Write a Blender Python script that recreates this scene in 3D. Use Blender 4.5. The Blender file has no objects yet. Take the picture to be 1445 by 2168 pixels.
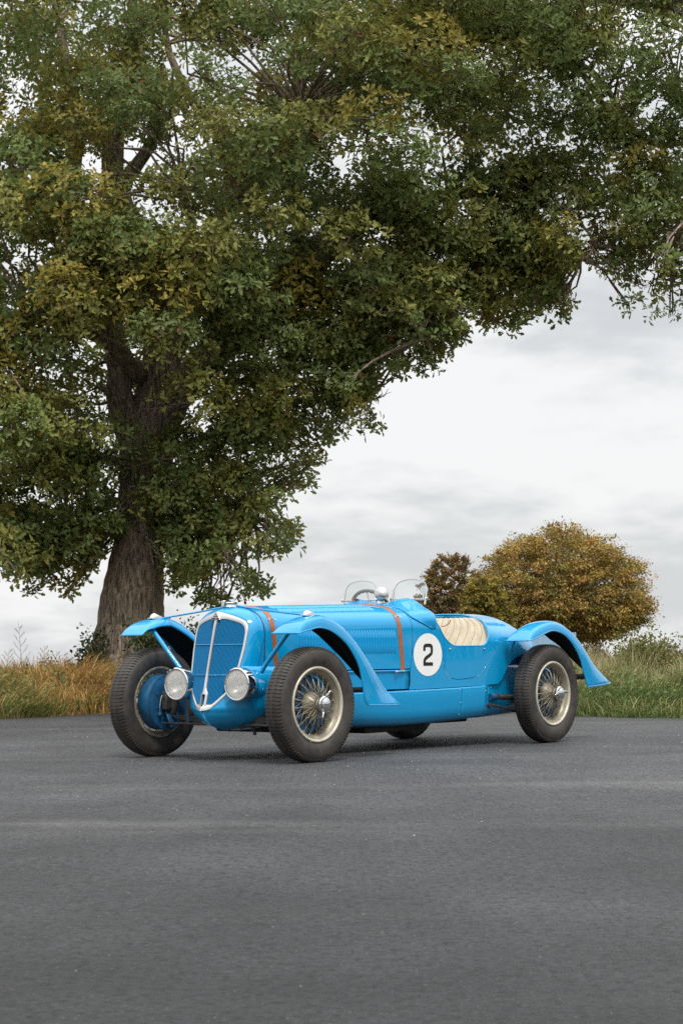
import bpy, bmesh, math, random
import numpy as np
from mathutils import Vector, Matrix
from mathutils.geometry import delaunay_2d_cdt

rng = np.random.default_rng(7)
random.seed(7)
scene = bpy.context.scene
COL = scene.collection

# ------------------------------------------------------------------ camera
FPX, PITCH, CAM_H, ROLL = 4146.0, 0.0678, 0.766, -0.008
cam_d = bpy.data.cameras.new('camera')
cam_d.sensor_fit = 'VERTICAL'
cam_d.sensor_height = 36.0
cam_d.lens = FPX / 2168.0 * 36.0
cam_d.clip_start, cam_d.clip_end = 0.1, 6000.0
cam_d.dof.use_dof = True
cam_d.dof.focus_distance = 13.4
cam_d.dof.aperture_fstop = 11.0
cam = bpy.data.objects.new('camera', cam_d)
COL.objects.link(cam)
cam.matrix_world = Matrix.Translation((0, 0, CAM_H)) @ Matrix.Rotation(math.pi / 2 + PITCH, 4, 'X') @ Matrix.Rotation(ROLL, 4, 'Z')
scene.camera = cam

# ------------------------------------------------------------------ sky, sun, exposure
SUN_EL, SUN_AZ = math.radians(58), math.radians(166)      # azimuth measured from +Y (view direction) towards +X
world = bpy.data.worlds.new('World')
scene.world = world
world.use_nodes = True
wn, wl = world.node_tree.nodes, world.node_tree.links
wn.clear()
def wnode(t, **k):
    n = wn.new(t)
    for a, b in k.items(): setattr(n, a, b)
    return n
w_out = wnode('ShaderNodeOutputWorld'); w_bg = wnode('ShaderNodeBackground')
sky = wnode('ShaderNodeTexSky', sky_type='NISHITA'); sky.sun_disc = False
sky.sun_elevation = SUN_EL; sky.sun_rotation = SUN_AZ
w_bg.inputs['Strength'].default_value = 0.1
tc = wnode('ShaderNodeTexCoord'); sep = wnode('ShaderNodeSeparateXYZ')
wl.new(tc.outputs['Generated'], sep.inputs[0])
def wmath(op, a, b=None, clamp=False):
    n = wnode('ShaderNodeMath', operation=op); n.use_clamp = clamp
    for i, v in enumerate((a, b)):
        if v is None: continue
        if isinstance(v, (int, float)): n.inputs[i].default_value = v
        else: wl.new(v, n.inputs[i])
    return n.outputs[0]
zz = wmath('ADD', wmath('MAXIMUM', sep.outputs[2], 0.0), 0.30)
cmb = wnode('ShaderNodeCombineXYZ')
wl.new(wmath('MULTIPLY', sep.outputs[2], 3.2), cmb.inputs[2]); wl.new(wmath('DIVIDE', sep.outputs[0], zz), cmb.inputs[0]); wl.new(wmath('DIVIDE', sep.outputs[1], zz), cmb.inputs[1])
mp = wnode('ShaderNodeMapping'); mp.inputs['Location'].default_value = (3.6, 2.6, 0.4); mp.inputs['Scale'].default_value = (1.0, 1.0, 1.0)
wl.new(cmb.outputs[0], mp.inputs[0])
n1 = wnode('ShaderNodeTexNoise'); n1.inputs['Scale'].default_value = 1.5; n1.inputs['Detail'].default_value = 8; n1.inputs['Roughness'].default_value = 0.56; n1.inputs['Distortion'].default_value = 0.2
wl.new(mp.outputs[0], n1.inputs['Vector'])
n2 = wnode('ShaderNodeTexNoise'); n2.inputs['Scale'].default_value = 11.0; n2.inputs['Detail'].default_value = 5
wl.new(mp.outputs[0], n2.inputs['Vector'])
mixn = wmath('ADD', wmath('MULTIPLY', n1.outputs[0], 0.8), wmath('MULTIPLY', n2.outputs[0], 0.2))
cr = wnode('ShaderNodeValToRGB')
cr.color_ramp.interpolation = 'EASE'
e = cr.color_ramp.elements
e[0].position = 0.41; e[0].color = (4.3, 4.42, 4.53, 1)
e[1].position = 0.58; e[1].color = (6.0, 6.03, 6.03, 1)
wl.new(mixn, cr.inputs[0])
mixc = wnode('ShaderNodeMixRGB'); mixc.inputs[0].default_value = 0.96
lift = wmath('ADD', wmath('MULTIPLY', wmath('MAXIMUM', wmath('SUBTRACT', sep.outputs[2], 0.22), 0.0), 2.5), 1.0)   # an overcast dome is brightest overhead
wl.new(sky.outputs[0], mixc.inputs[1])
lm = wnode('ShaderNodeMixRGB', blend_type='MULTIPLY'); lm.inputs[0].default_value = 1.0
wl.new(cr.outputs[0], lm.inputs[1]); wl.new(lift, lm.inputs[2]); wl.new(lm.outputs[0], mixc.inputs[2])
wl.new(mixc.outputs[0], w_bg.inputs['Color']); wl.new(w_bg.outputs[0], w_out.inputs['Surface'])

sun_d = bpy.data.lights.new('sun', 'SUN'); sun_d.energy = 1.5; sun_d.angle = math.radians(12); sun_d.color = (1.0, 0.95, 0.87)
sun = bpy.data.objects.new('sun', sun_d); COL.objects.link(sun)
sd = Vector((math.sin(SUN_AZ) * math.cos(SUN_EL), math.cos(SUN_AZ) * math.cos(SUN_EL), math.sin(SUN_EL)))
sun.rotation_euler = sd.to_track_quat('Z', 'Y').to_euler()
scene.view_settings.view_transform = 'Standard'
scene.view_settings.look = 'None'
scene.view_settings.exposure = 0.63
scene.view_settings.gamma = 1.0
scene.view_settings.use_curve_mapping = False
scene.cycles.max_bounces = 9
scene.cycles.diffuse_bounces = 6
scene.cycles.transparent_max_bounces = 12
scene.cycles.use_denoising = False
scene.cycles.denoiser = 'OPENIMAGEDENOISE'
scene.cycles.denoising_input_passes = 'RGB_ALBEDO_NORMAL'
scene.cycles.denoising_prefilter = 'ACCURATE'

# ------------------------------------------------------------------ helpers
def ray(px, py):
    c, s = math.cos(ROLL), math.sin(ROLL)
    dx, dy = px - 722.5, py - 1084.0
    x = c * dx + s * dy; y = -s * dx + c * dy
    return np.stack([x, FPX * math.cos(PITCH) + y * math.sin(PITCH), FPX * math.sin(PITCH) - y * math.cos(PITCH)])
def at(px, py, Y):
    d = ray(px, py); d = d * (Y / d[1])
    d[2] += CAM_H
    return d

def link(o, parent=None):
    COL.objects.link(o)
    if parent is not None: o.parent = parent
    return o
def tag(o, label=None, cat=None, group=None, kind=None):
    for k, v in (('label', label), ('category', cat), ('group', group), ('kind', kind)):
        if v: o[k] = v
    return o
def empty(name, loc=(0, 0, 0), rz=0.0):
    o = bpy.data.objects.new(name, None); o.location = loc; o.rotation_euler.z = rz; o.empty_display_size = .2
    return link(o)
def mesh_np(name, V, polys=None, mat=None, parent=None, smooth=True, tint=None, mats=None, matidx=None, sharp=None):
    """V (n,3); polys: list of index tuples or an (m,k) array"""
    me = bpy.data.meshes.new(name)
    V = np.asarray(V, dtype=np.float32)
    if isinstance(polys, np.ndarray):
        m, k = polys.shape
        me.vertices.add(len(V)); me.vertices.foreach_set('co', V.ravel())
        me.loops.add(m * k); me.loops.foreach_set('vertex_index', polys.astype(np.int32).ravel())
        me.polygons.add(m); me.polygons.foreach_set('loop_start', np.arange(0, m * k, k, dtype=np.int32))
    else:
        me.from_pydata([tuple(map(float, v)) for v in V], [], [tuple(int(i) for i in p) for p in polys])
    me.update(calc_edges=True)
    if smooth: me.polygons.foreach_set('use_smooth', np.ones(len(me.polygons), dtype=bool))
    if tint is not None:
        a = me.attributes.new('tint', 'FLOAT_COLOR', 'POINT')
        a.data.foreach_set('color', np.concatenate([tint, np.ones((len(tint), 1))], 1).astype(np.float32).ravel())
    for m in (mats or ([mat] if mat else [])): me.materials.append(m)
    if matidx is not None: me.polygons.foreach_set('material_index', np.asarray(matidx, dtype=np.int32))
    if sharp is not None: me.set_sharp_from_angle(angle=math.radians(sharp))
    me.validate()
    return link(bpy.data.objects.new(name, me), parent)
class MB:
    """collects shapes for ONE mesh object"""
    def __init__(s): s.V = []; s.F = []
    def add(s, V, F):
        b = len(s.V); s.V += [tuple(map(float, v)) for v in V]; s.F += [tuple(i + b for i in f) for f in F]; return s
    def box(s, c, d, R=None):
        hx, hy, hz = (x / 2 for x in d); P = []
        for x in (-hx, hx):
            for y in (-hy, hy):
                for z in (-hz, hz):
                    p = Vector((x, y, z))
                    if R is not None: p = R @ p
                    P.append(p + Vector(c))
        return s.add(P, [(0, 1, 3, 2), (4, 6, 7, 5), (0, 4, 5, 1), (2, 3, 7, 6), (0, 2, 6, 4), (1, 5, 7, 3)])
    def tube(s, pts, r, n=8, caps=True, flat=1.0):
        pts = [Vector(p) for p in pts]; rs = r if hasattr(r, '__len__') else [r] * len(pts)
        prev = None; V = []; F = []
        for i, p in enumerate(pts):
            t = (pts[min(i + 1, len(pts) - 1)] - pts[max(i - 1, 0)]).normalized()
            if prev is None:
                a = t.orthogonal().normalized()
            else:
                a = (prev - t * prev.dot(t)).normalized()
            prev = a; b = t.cross(a)
            for k in range(n):
                th = 2 * math.pi * k / n
                V.append(p + (a * math.cos(th) + b * math.sin(th) * flat) * rs[i])
        for i in range(len(pts) - 1):
            for k in range(n):
                k2 = (k + 1) % n
                F.append((i * n + k, i * n + k2, (i + 1) * n + k2, (i + 1) * n + k))
        if caps:
            F.append(tuple(range(n))[::-1]); F.append(tuple((len(pts) - 1) * n + k for k in range(n)))
        return s.add(V, F)
    def lathe(s, prof, o, ax, n=32, closed=False, up=None):
        """prof: list of (radius, along axis)"""
        ax = Vector(ax).normalized(); a = Vector(up).normalized() if up else ax.orthogonal().normalized(); b = ax.cross(a); o = Vector(o); V = []; F = []
        m = len(prof)
        for r, h in prof:
            for k in range(n):
                th = 2 * math.pi * k / n
                V.append(o + ax * h + (a * math.cos(th) + b * math.sin(th)) * max(r, 1e-5))
        for i in range(m if closed else m - 1):
            j = (i + 1) % m
            for k in range(n):
                k2 = (k + 1) % n
                F.append((i * n + k, i * n + k2, j * n + k2, j * n + k))
        return s.add(V, F)
    def grid(s, P):
        P = np.asarray(P); a, b = P.shape[:2]
        return s.add(P.reshape(-1, 3), [(i * b + j, i * b + j + 1, (i + 1) * b + j + 1, (i + 1) * b + j) for i in range(a - 1) for j in range(b - 1)])
    def build(s, name, mat, parent=None, smooth=True, sharp=35, weld=None, solid=None, mats=None, bevel=None, fixn=True):
        o = mesh_np(name, s.V, s.F, mat, parent, smooth, mats=mats)
        me = o.data
        bm = bmesh.new(); bm.from_mesh(me)
        if weld: bmesh.ops.remove_doubles(bm, verts=bm.verts, dist=weld)
        if fixn: bmesh.ops.recalc_face_normals(bm, faces=bm.faces)
        bm.to_mesh(me); bm.free()
        if smooth and sharp: me.set_sharp_from_angle(angle=math.radians(sharp))
        if solid:
            md = o.modifiers.new('shell', 'SOLIDIFY'); md.thickness = solid; md.offset = -1
            if mats: md.material_offset = 1; md.material_offset_rim = 0
        if bevel:
            md = o.modifiers.new('edge', 'BEVEL'); md.width = bevel; md.segments = 2; md.limit_method = 'ANGLE'
        return o
def catmull(P, n, closed=False):
    P = np.asarray(P, float); out = []; m = len(P)
    segs = m if closed else m - 1
    for i in range(segs):
        p1, p2 = P[i % m], P[(i + 1) % m]
        p0 = P[(i - 1) % m] if (closed or i > 0) else 2 * p1 - p2
        p3 = P[(i + 2) % m] if (closed or i + 2 < m) else 2 * p2 - p1
        for k in range(n):
            t = k / n
            out.append(.5 * (2 * p1 + (p2 - p0) * t + (2 * p0 - 5 * p1 + 4 * p2 - p3) * t * t + (3 * p1 - p0 - 3 * p2 + p3) * t ** 3))
    if not closed: out.append(P[-1])
    return np.array(out)
def spl(x, xs, ys):
    """smooth monotone-ish interpolation (cubic hermite, limited slopes)"""
    xs = np.asarray(xs, float); ys = np.asarray(ys, float); x = np.clip(np.asarray(x, float), xs[0], xs[-1])
    h = np.diff(xs); d = np.diff(ys) / h; m = np.zeros_like(ys)
    m[0], m[-1] = d[0], d[-1]
    for i in range(1, len(xs) - 1):
        if d[i - 1] * d[i] > 0:
            w1 = 2 * h[i] + h[i - 1]; w2 = h[i] + 2 * h[i - 1]; m[i] = (w1 + w2) / (w1 / d[i - 1] + w2 / d[i])
    i = np.clip(np.searchsorted(xs, x) - 1, 0, len(h) - 1)
    t = (x - xs[i]) / h[i]
    return (2 * t**3 - 3 * t**2 + 1) * ys[i] + (t**3 - 2 * t**2 + t) * h[i] * m[i] + (-2 * t**3 + 3 * t**2) * ys[i + 1] + (t**3 - t**2) * h[i] * m[i + 1]

# ------------------------------------------------------------------ materials
def mat(name, col, rough=.5, metal=0.0, coat=0.0, var=0.0, vscale=20.0, bump=0.0, bscale=60.0, spec=.5, tint=False, trans=0.0, dirt=None):
    m = bpy.data.materials.new(name); m.use_nodes = True
    nt = m.node_tree; N, L = nt.nodes, nt.links
    p = N['Principled BSDF']
    p.inputs['Roughness'].default_value = rough; p.inputs['Metallic'].default_value = metal
    p.inputs['Coat Weight'].default_value = coat; p.inputs['Coat Roughness'].default_value = .03; p.inputs['Coat IOR'].default_value = 1.65
    p.inputs['Specular IOR Level'].default_value = spec
    p.inputs['Base Color'].default_value = (*col, 1)
    t = N.new('ShaderNodeTexCoord')
    src = None
    if tint:
        a = N.new('ShaderNodeAttribute'); a.attribute_name = 'tint'; src = a.outputs['Color']
    if var:
        n = N.new('ShaderNodeTexNoise'); n.inputs['Scale'].default_value = vscale; n.inputs['Detail'].default_value = 5
        L.new(t.outputs['Object'], n.inputs['Vector'])
        r = N.new('ShaderNodeMapRange'); r.inputs['From Min'].default_value = .3; r.inputs['From Max'].default_value = .7
        r.inputs['To Min'].default_value = 1 - var; r.inputs['To Max'].default_value = 1 + var
        L.new(n.outputs[0], r.inputs['Value'])
        mx = N.new('ShaderNodeMixRGB'); mx.blend_type = 'MULTIPLY'; mx.inputs[0].default_value = 1
        if src: L.new(src, mx.inputs[1])
        else: mx.inputs[1].default_value = (*col, 1)
        L.new(r.outputs[0], mx.inputs[2]); src = mx.outputs[0]
    if dirt:
        n = N.new('ShaderNodeTexNoise'); n.inputs['Scale'].default_value = dirt[1]; n.inputs['Detail'].default_value = 8; n.inputs['Roughness'].default_value = .65
        L.new(t.outputs['Object'], n.inputs['Vector'])
        r = N.new('ShaderNodeMapRange'); r.inputs['From Min'].default_value = dirt[2]; r.inputs['From Max'].default_value = dirt[3]; r.inputs['To Max'].default_value = dirt[4]
        L.new(n.outputs[0], r.inputs['Value'])
        mx = N.new('ShaderNodeMixRGB'); mx.inputs[2].default_value = (*dirt[0], 1); L.new(r.outputs[0], mx.inputs[0])
        if src: L.new(src, mx.inputs[1])
        else: mx.inputs[1].default_value = (*col, 1)
        src = mx.outputs[0]
    if src: L.new(src, p.inputs['Base Color'])
    if bump:
        n = N.new('ShaderNodeTexNoise'); n.inputs['Scale'].default_value = bscale; n.inputs['Detail'].default_value = 4
        L.new(t.outputs['Object'], n.inputs['Vector'])
        b = N.new('ShaderNodeBump'); b.inputs['Strength'].default_value = bump; b.inputs['Distance'].default_value = .01
        L.new(n.outputs[0], b.inputs['Height']); L.new(b.outputs[0], p.inputs['Normal'])
    if trans:
        tr = N.new('ShaderNodeBsdfTranslucent'); ms = N.new('ShaderNodeMixShader'); ms.inputs[0].default_value = trans
        if src: L.new(src, tr.inputs['Color'])
        else: tr.inputs['Color'].default_value = (*col, 1)
        L.new(p.outputs[0], ms.inputs[1]); L.new(tr.outputs[0], ms.inputs[2]); L.new(ms.outputs[0], N['Material Output'].inputs['Surface'])
    return m
M = {}
M['blue'] = mat('blue_paint', (.0, .295, .60), .40, coat=.9, var=.02, vscale=3, spec=.12)
M['blue_dull'] = mat('dull_blue_paint', (.006, .085, .19), .5, var=.25, vscale=25, dirt=((.05, .045, .035), 18, .5, .75, .7))
M['blue_grille'] = mat('blue_slat_paint', (.0, .155, .36), .4, coat=.3, spec=.2)
M['black'] = mat('black_underside', (.012, .011, .011), .7, var=.3)
M['dark'] = mat('dark_mechanical', (.03, .03, .03), .55, var=.5, vscale=30, dirt=((.10, .07, .045), 25, .5, .7, .7))
M['chrome'] = mat('chrome', (.68, .68, .675), .07, metal=1.0)
M['alloy'] = mat('polished_alloy', (.62, .615, .60), .30, metal=.85)
M['silver'] = mat('silver_rim_paint', (.30, .27, .205), .42, metal=.25, var=.15, vscale=30, dirt=((.10, .075, .045), 20, .45, .75, .75))
M['lip'] = mat('lit_rim_lip', (.56, .52, .42), .38, metal=.2, var=.12, vscale=20, dirt=((.14, .10, .06), 25, .55, .8, .5))  # paler than the rim well: shading between the two is put into colour
M['spoke'] = mat('spoke_steel', (.40, .35, .26), .38, metal=.55, var=.2, vscale=40)
M['rubber'] = mat('dusty_rubber', (.031, .028, .026), .58, var=.25, vscale=25, dirt=((.085, .070, .057), 9, .40, .78, .75), bump=.12, bscale=200)
M['leather'] = mat('tan_leather', (.36, .115, .048), .45, var=.2, vscale=40, bump=.1, bscale=150)
M['cream'] = mat('cream_canvas', (.66, .57, .43), .8, var=.10, vscale=14, dirt=((.42, .30, .18), 16, .55, .8, .5), bump=.35, bscale=22)
M['seam'] = mat('seam_thread', (.46, .36, .24), .9)
M['white'] = mat('white_number_disc', (.86, .86, .84), .4, coat=.3, var=.03)
M['ink'] = mat('black_numeral_paint', (.012, .012, .012), .4)
M['core'] = mat('radiator_core', (.0, .085, .22), .6)
M['plate'] = mat('bare_metal_plate', (.38, .44, .47), .5, metal=.4, var=.1)
M['reflector'] = mat('lamp_reflector', (.88, .87, .84), .3, metal=.55)
M['grey'] = mat('grey_wheel_rim', (.10, .10, .105), .45)
def glass_mat(name, refl, tintc=(1, 1, 1)):
    m = bpy.data.materials.new(name); m.use_nodes = True
    N, L = m.node_tree.nodes, m.node_tree.links; N.clear()
    o = N.new('ShaderNodeOutputMaterial'); t = N.new('ShaderNodeBsdfTransparent'); g = N.new('ShaderNodeBsdfGlossy'); mx = N.new('ShaderNodeMixShader'); f = N.new('ShaderNodeLayerWeight')
    t.inputs[0].default_value = (*tintc, 1); g.inputs['Roughness'].default_value = .02
    mr = N.new('ShaderNodeMapRange'); mr.inputs['To Min'].default_value = refl; mr.inputs['To Max'].default_value = .45
    f.inputs[0].default_value = .25
    L.new(f.outputs['Fresnel'], mr.inputs['Value']); L.new(mr.outputs[0], mx.inputs[0])
    L.new(t.outputs[0], mx.inputs[1]); L.new(g.outputs[0], mx.inputs[2]); L.new(mx.outputs[0], o.inputs[0])
    return m
M['glass'] = glass_mat('windscreen_glass', .06, (.95, .965, .965))

def frosted(name):
    m = glass_mat(name, .10, (.95, .95, .94)); N, L = m.node_tree.nodes, m.node_tree.links
    out = next(n for n in N if n.type == 'OUTPUT_MATERIAL'); src = out.inputs[0].links[0].from_socket
    d = N.new('ShaderNodeBsdfDiffuse'); d.inputs[0].default_value = (.86, .86, .84, 1); t = N.new('ShaderNodeBsdfTranslucent'); t.inputs[0].default_value = (.9, .9, .88, 1)
    a = N.new('ShaderNodeMixShader'); a.inputs[0].default_value = .5; L.new(d.outputs[0], a.inputs[1]); L.new(t.outputs[0], a.inputs[2])
    # moulded flutes of the lamp glass
    tcn = N.new('ShaderNodeTexCoord'); w = N.new('ShaderNodeTexWave'); w.bands_direction = 'Y'; w.inputs['Scale'].default_value = 28; w.inputs['Distortion'].default_value = 1.5
    L.new(tcn.outputs['Object'], w.inputs['Vector'])
    r = N.new('ShaderNodeMapRange'); r.inputs['To Min'].default_value = .36; r.inputs['To Max'].default_value = .40; L.new(w.outputs['Fac'], r.inputs['Value'])
    b = N.new('ShaderNodeMixShader'); L.new(r.outputs[0], b.inputs[0]); L.new(src, b.inputs[1]); L.new(a.outputs[0], b.inputs[2]); L.new(b.outputs[0], out.inputs[0])
    return m
M['lens'] = frosted('lamp_glass')
def bark_mat():
    m = bpy.data.materials.new('oak_bark'); m.use_nodes = True
    N, L = m.node_tree.nodes, m.node_tree.links; p = N['Principled BSDF']; p.inputs['Roughness'].default_value = .9
    t = N.new('ShaderNodeTexCoord'); mp_ = N.new('ShaderNodeMapping'); mp_.inputs['Scale'].default_value = (1, 1, .16)
    L.new(t.outputs['Object'], mp_.inputs[0])
    n = N.new('ShaderNodeTexNoise'); n.inputs['Scale'].default_value = 30; n.inputs['Detail'].default_value = 6; n.inputs['Distortion'].default_value = .8
    L.new(mp_.outputs[0], n.inputs['Vector'])
    r = N.new('ShaderNodeValToRGB'); r.color_ramp.elements[0].position = .36; r.color_ramp.elements[0].color = (.068, .052, .039, 1); r.color_ramp.elements[1].position = .66; r.color_ramp.elements[1].color = (.38, .295, .22, 1)
    L.new(n.outputs[0], r.inputs[0])
    n3 = N.new('ShaderNodeTexNoise'); n3.inputs['Scale'].default_value = 1.6; L.new(t.outputs['Object'], n3.inputs['Vector'])
    mx = N.new('ShaderNodeMixRGB'); mx.blend_type = 'MULTIPLY'; mx.inputs[0].default_value = .6
    L.new(r.outputs[0], mx.inputs[1]); L.new(n3.outputs['Color'], mx.inputs[2])
    L.new(r.outputs[0], p.inputs['Base Color'])
    b = N.new('ShaderNodeBump'); b.inputs['Strength'].default_value = .9; b.inputs['Distance'].default_value = .03
    L.new(n.outputs[0], b.inputs['Height']); L.new(b.outputs[0], p.inputs['Normal'])
    return m
M['bark'] = bark_mat()
M['leaf'] = mat('oak_leaf', (.05, .07, .02), .5, tint=True, trans=.45, spec=.3)
M['leaf_far'] = mat('far_leaf', (.1, .06, .02), .7, tint=True, trans=.25, spec=.2)
M['blade'] = mat('grass_blade', (.1, .1, .03), .7, tint=True, trans=.3, spec=.2)
M['stem'] = mat('dry_stem', (.14, .09, .05), .8)
M['hip'] = mat('red_hip', (.35, .012, .012), .35)
M['pink'] = mat('pink_petal', (.42, .06, .17), .6)
M['stone'] = mat('loose_grit', (.30, .29, .27), .85, tint=True)

def asphalt_mat():
    m = bpy.data.materials.new('worn_asphalt'); m.use_nodes = True
    N, L = m.node_tree.nodes, m.node_tree.links; p = N['Principled BSDF']
    t = N.new('ShaderNodeTexCoord')
    def noise(scale, detail=4, rough=.5, sc=(1, 1, 1), loc=(0, 0, 0)):
        mm = N.new('ShaderNodeMapping'); mm.inputs['Scale'].default_value = sc; mm.inputs['Location'].default_value = loc; L.new(t.outputs['Object'], mm.inputs[0])
        n = N.new('ShaderNodeTexNoise'); n.inputs['Scale'].default_value = scale; n.inputs['Detail'].default_value = detail; n.inputs['Roughness'].default_value = rough
        L.new(mm.outputs[0], n.inputs['Vector']); return n.outputs[0]
    def mrange(v, a, b, c, d):
        r = N.new('ShaderNodeMapRange'); 
        for k, x in zip(('From Min', 'From Max', 'To Min', 'To Max'), (a, b, c, d)): r.inputs[k].default_value = x
        L.new(v, r.inputs['Value']); return r.outputs[0]
    def mul(a, b):
        n = N.new('ShaderNodeMath'); n.operation = 'MULTIPLY'; L.new(a, n.inputs[0]); L.new(b, n.inputs[1]); return n.outputs[0]
    grain = mrange(noise(42, 7, .9), .38, .62, .32, 1.68)
    coarse = mrange(noise(21, 5, .7, (1, 1, 1), (5, 3, 0)), .36, .50, .50, 1.12)  # dark end puts the shade inside surface pits into the colour
    blotch = mrange(noise(1.6, 7, .62, (.8, .6, 1)), .34, .66, .74, 1.26)
    patch = mrange(noise(.33, 5, .55, (.7, .7, 1), (0, .9, 0)), .36, .64, .80, 1.2)
    v = mul(mul(grain, coarse), mul(blotch, patch))
    col = N.new('ShaderNodeMixRGB'); col.blend_type = 'MULTIPLY'; col.inputs[0].default_value = 1; col.inputs[1].default_value = (.029, .0293, .0310, 1)
    L.new(v, col.inputs[2])
    # painted vignette: the tarmac colour darkens towards the camera and pales beyond
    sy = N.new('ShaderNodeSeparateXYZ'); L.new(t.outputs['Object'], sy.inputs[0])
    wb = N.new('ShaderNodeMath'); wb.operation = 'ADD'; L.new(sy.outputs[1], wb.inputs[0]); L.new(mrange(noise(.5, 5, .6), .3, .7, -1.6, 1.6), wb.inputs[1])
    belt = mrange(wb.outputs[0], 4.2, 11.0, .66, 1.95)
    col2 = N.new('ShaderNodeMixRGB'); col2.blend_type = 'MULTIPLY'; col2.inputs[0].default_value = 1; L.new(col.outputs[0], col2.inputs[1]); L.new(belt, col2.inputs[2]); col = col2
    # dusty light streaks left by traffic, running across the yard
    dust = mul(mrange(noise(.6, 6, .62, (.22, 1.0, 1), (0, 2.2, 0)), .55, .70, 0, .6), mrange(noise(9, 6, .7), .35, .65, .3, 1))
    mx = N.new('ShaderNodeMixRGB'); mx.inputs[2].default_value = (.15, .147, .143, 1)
    L.new(mul(dust, mrange(sy.outputs[1], 5.0, 9.0, .15, 1.0)), mx.inputs[0]); L.new(col.outputs[0], mx.inputs[1])  # streaks thin out near the camera, part of the painted vignette
    # one long scuffed ridge of pale dust across the left of the yard
    rx = N.new('ShaderNodeMath'); rx.operation = 'MULTIPLY'; L.new(sy.outputs[0], rx.inputs[0]); rx.inputs[1].default_value = .10
    r1 = N.new('ShaderNodeMath'); r1.operation = 'ADD'; L.new(sy.outputs[1], r1.inputs[0]); L.new(rx.outputs[0], r1.inputs[1])
    r2 = N.new('ShaderNodeMath'); r2.operation = 'ADD'; L.new(r1.outputs[0], r2.inputs[0]); L.new(mrange(noise(1.3, 5, .6), .3, .7, -.16, .16), r2.inputs[1])
    r3 = N.new('ShaderNodeMath'); r3.operation = 'SUBTRACT'; L.new(r2.outputs[0], r3.inputs[0]); r3.inputs[1].default_value = 8.45
    r4 = N.new('ShaderNodeMath'); r4.operation = 'ABSOLUTE'; L.new(r3.outputs[0], r4.inputs[0])
    ridge = mul(mul(mrange(r4.outputs[0], .0, .22, .45, 0), mrange(sy.outputs[0], -.9, .9, 1, 0)), mrange(noise(14, 6, .7), .36, .62, .35, 1))
    mx3 = N.new('ShaderNodeMixRGB'); mx3.inputs[2].default_value = (.17, .166, .16, 1); L.new(ridge, mx3.inputs[0]); L.new(mx.outputs[0], mx3.inputs[1]); mx = mx3
    # pale chippings
    vo = N.new('ShaderNodeTexVoronoi'); vo.inputs['Scale'].default_value = 38; L.new(t.outputs['Object'], vo.inputs['Vector'])
    sp = N.new('ShaderNodeMath'); sp.operation = 'LESS_THAN'; L.new(vo.outputs['Distance'], sp.inputs[0]); sp.inputs[1].default_value = .085
    sx = N.new('ShaderNodeSeparateXYZ'); L.new(vo.outputs['Color'], sx.inputs[0])
    sg = N.new('ShaderNodeMath'); sg.operation = 'GREATER_THAN'; L.new(sx.outputs[0], sg.inputs[0]); sg.inputs[1].default_value = .80
    mx2 = N.new('ShaderNodeMixRGB'); mx2.inputs[2].default_value = (.14, .14, .138, 1); L.new(mul(sp.outputs[0], sg.outputs[0]), mx2.inputs[0]); L.new(mx.outputs[0], mx2.inputs[1])
    # self-shadow of open pits painted as dark spots, and paler chips
    out = mx2
    for scale, thr, prob, k in ((36, .34, .50, .40), (19, .22, .68, .36), (62, .34, .60, 1.6), (27, .13, .80, 1.8)):
        mm = N.new('ShaderNodeMapping'); mm.inputs['Location'].default_value = (scale * .37, scale * .11, 0); L.new(t.outputs['Object'], mm.inputs[0])
        w = N.new('ShaderNodeTexVoronoi'); w.inputs['Scale'].default_value = scale; L.new(mm.outputs[0], w.inputs['Vector'])
        xs_ = N.new('ShaderNodeSeparateXYZ'); L.new(w.outputs['Color'], xs_.inputs[0])
        on = mul(mrange(w.outputs['Distance'], thr * .7, thr * 1.2, 1, 0), mrange(xs_.outputs[0], prob, prob + .04, 0, 1))
        m4 = N.new('ShaderNodeMixRGB'); m4.blend_type = 'MULTIPLY'; m4.inputs[2].default_value = (k, k, k, 1); L.new(on, m4.inputs[0]); L.new(out.outputs[0], m4.inputs[1]); out = m4
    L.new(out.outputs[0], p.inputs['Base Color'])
    p.inputs['Roughness'].default_value = .62; p.inputs['Specular IOR Level'].default_value = .38
    b = N.new('ShaderNodeBump'); b.inputs['Strength'].default_value = .45; b.inputs['Distance'].default_value = .006
    ad = N.new('ShaderNodeMath'); ad.operation = 'ADD'; L.new(grain, ad.inputs[0]); L.new(coarse, ad.inputs[1]); L.new(ad.outputs[0], b.inputs['Height']); L.new(b.outputs[0], p.inputs['Normal'])
    return m
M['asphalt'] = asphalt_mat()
M['soil'] = mat('verge_soil', (.12, .11, .05), .95, var=.5, vscale=.8, bump=.5, bscale=12)

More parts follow.
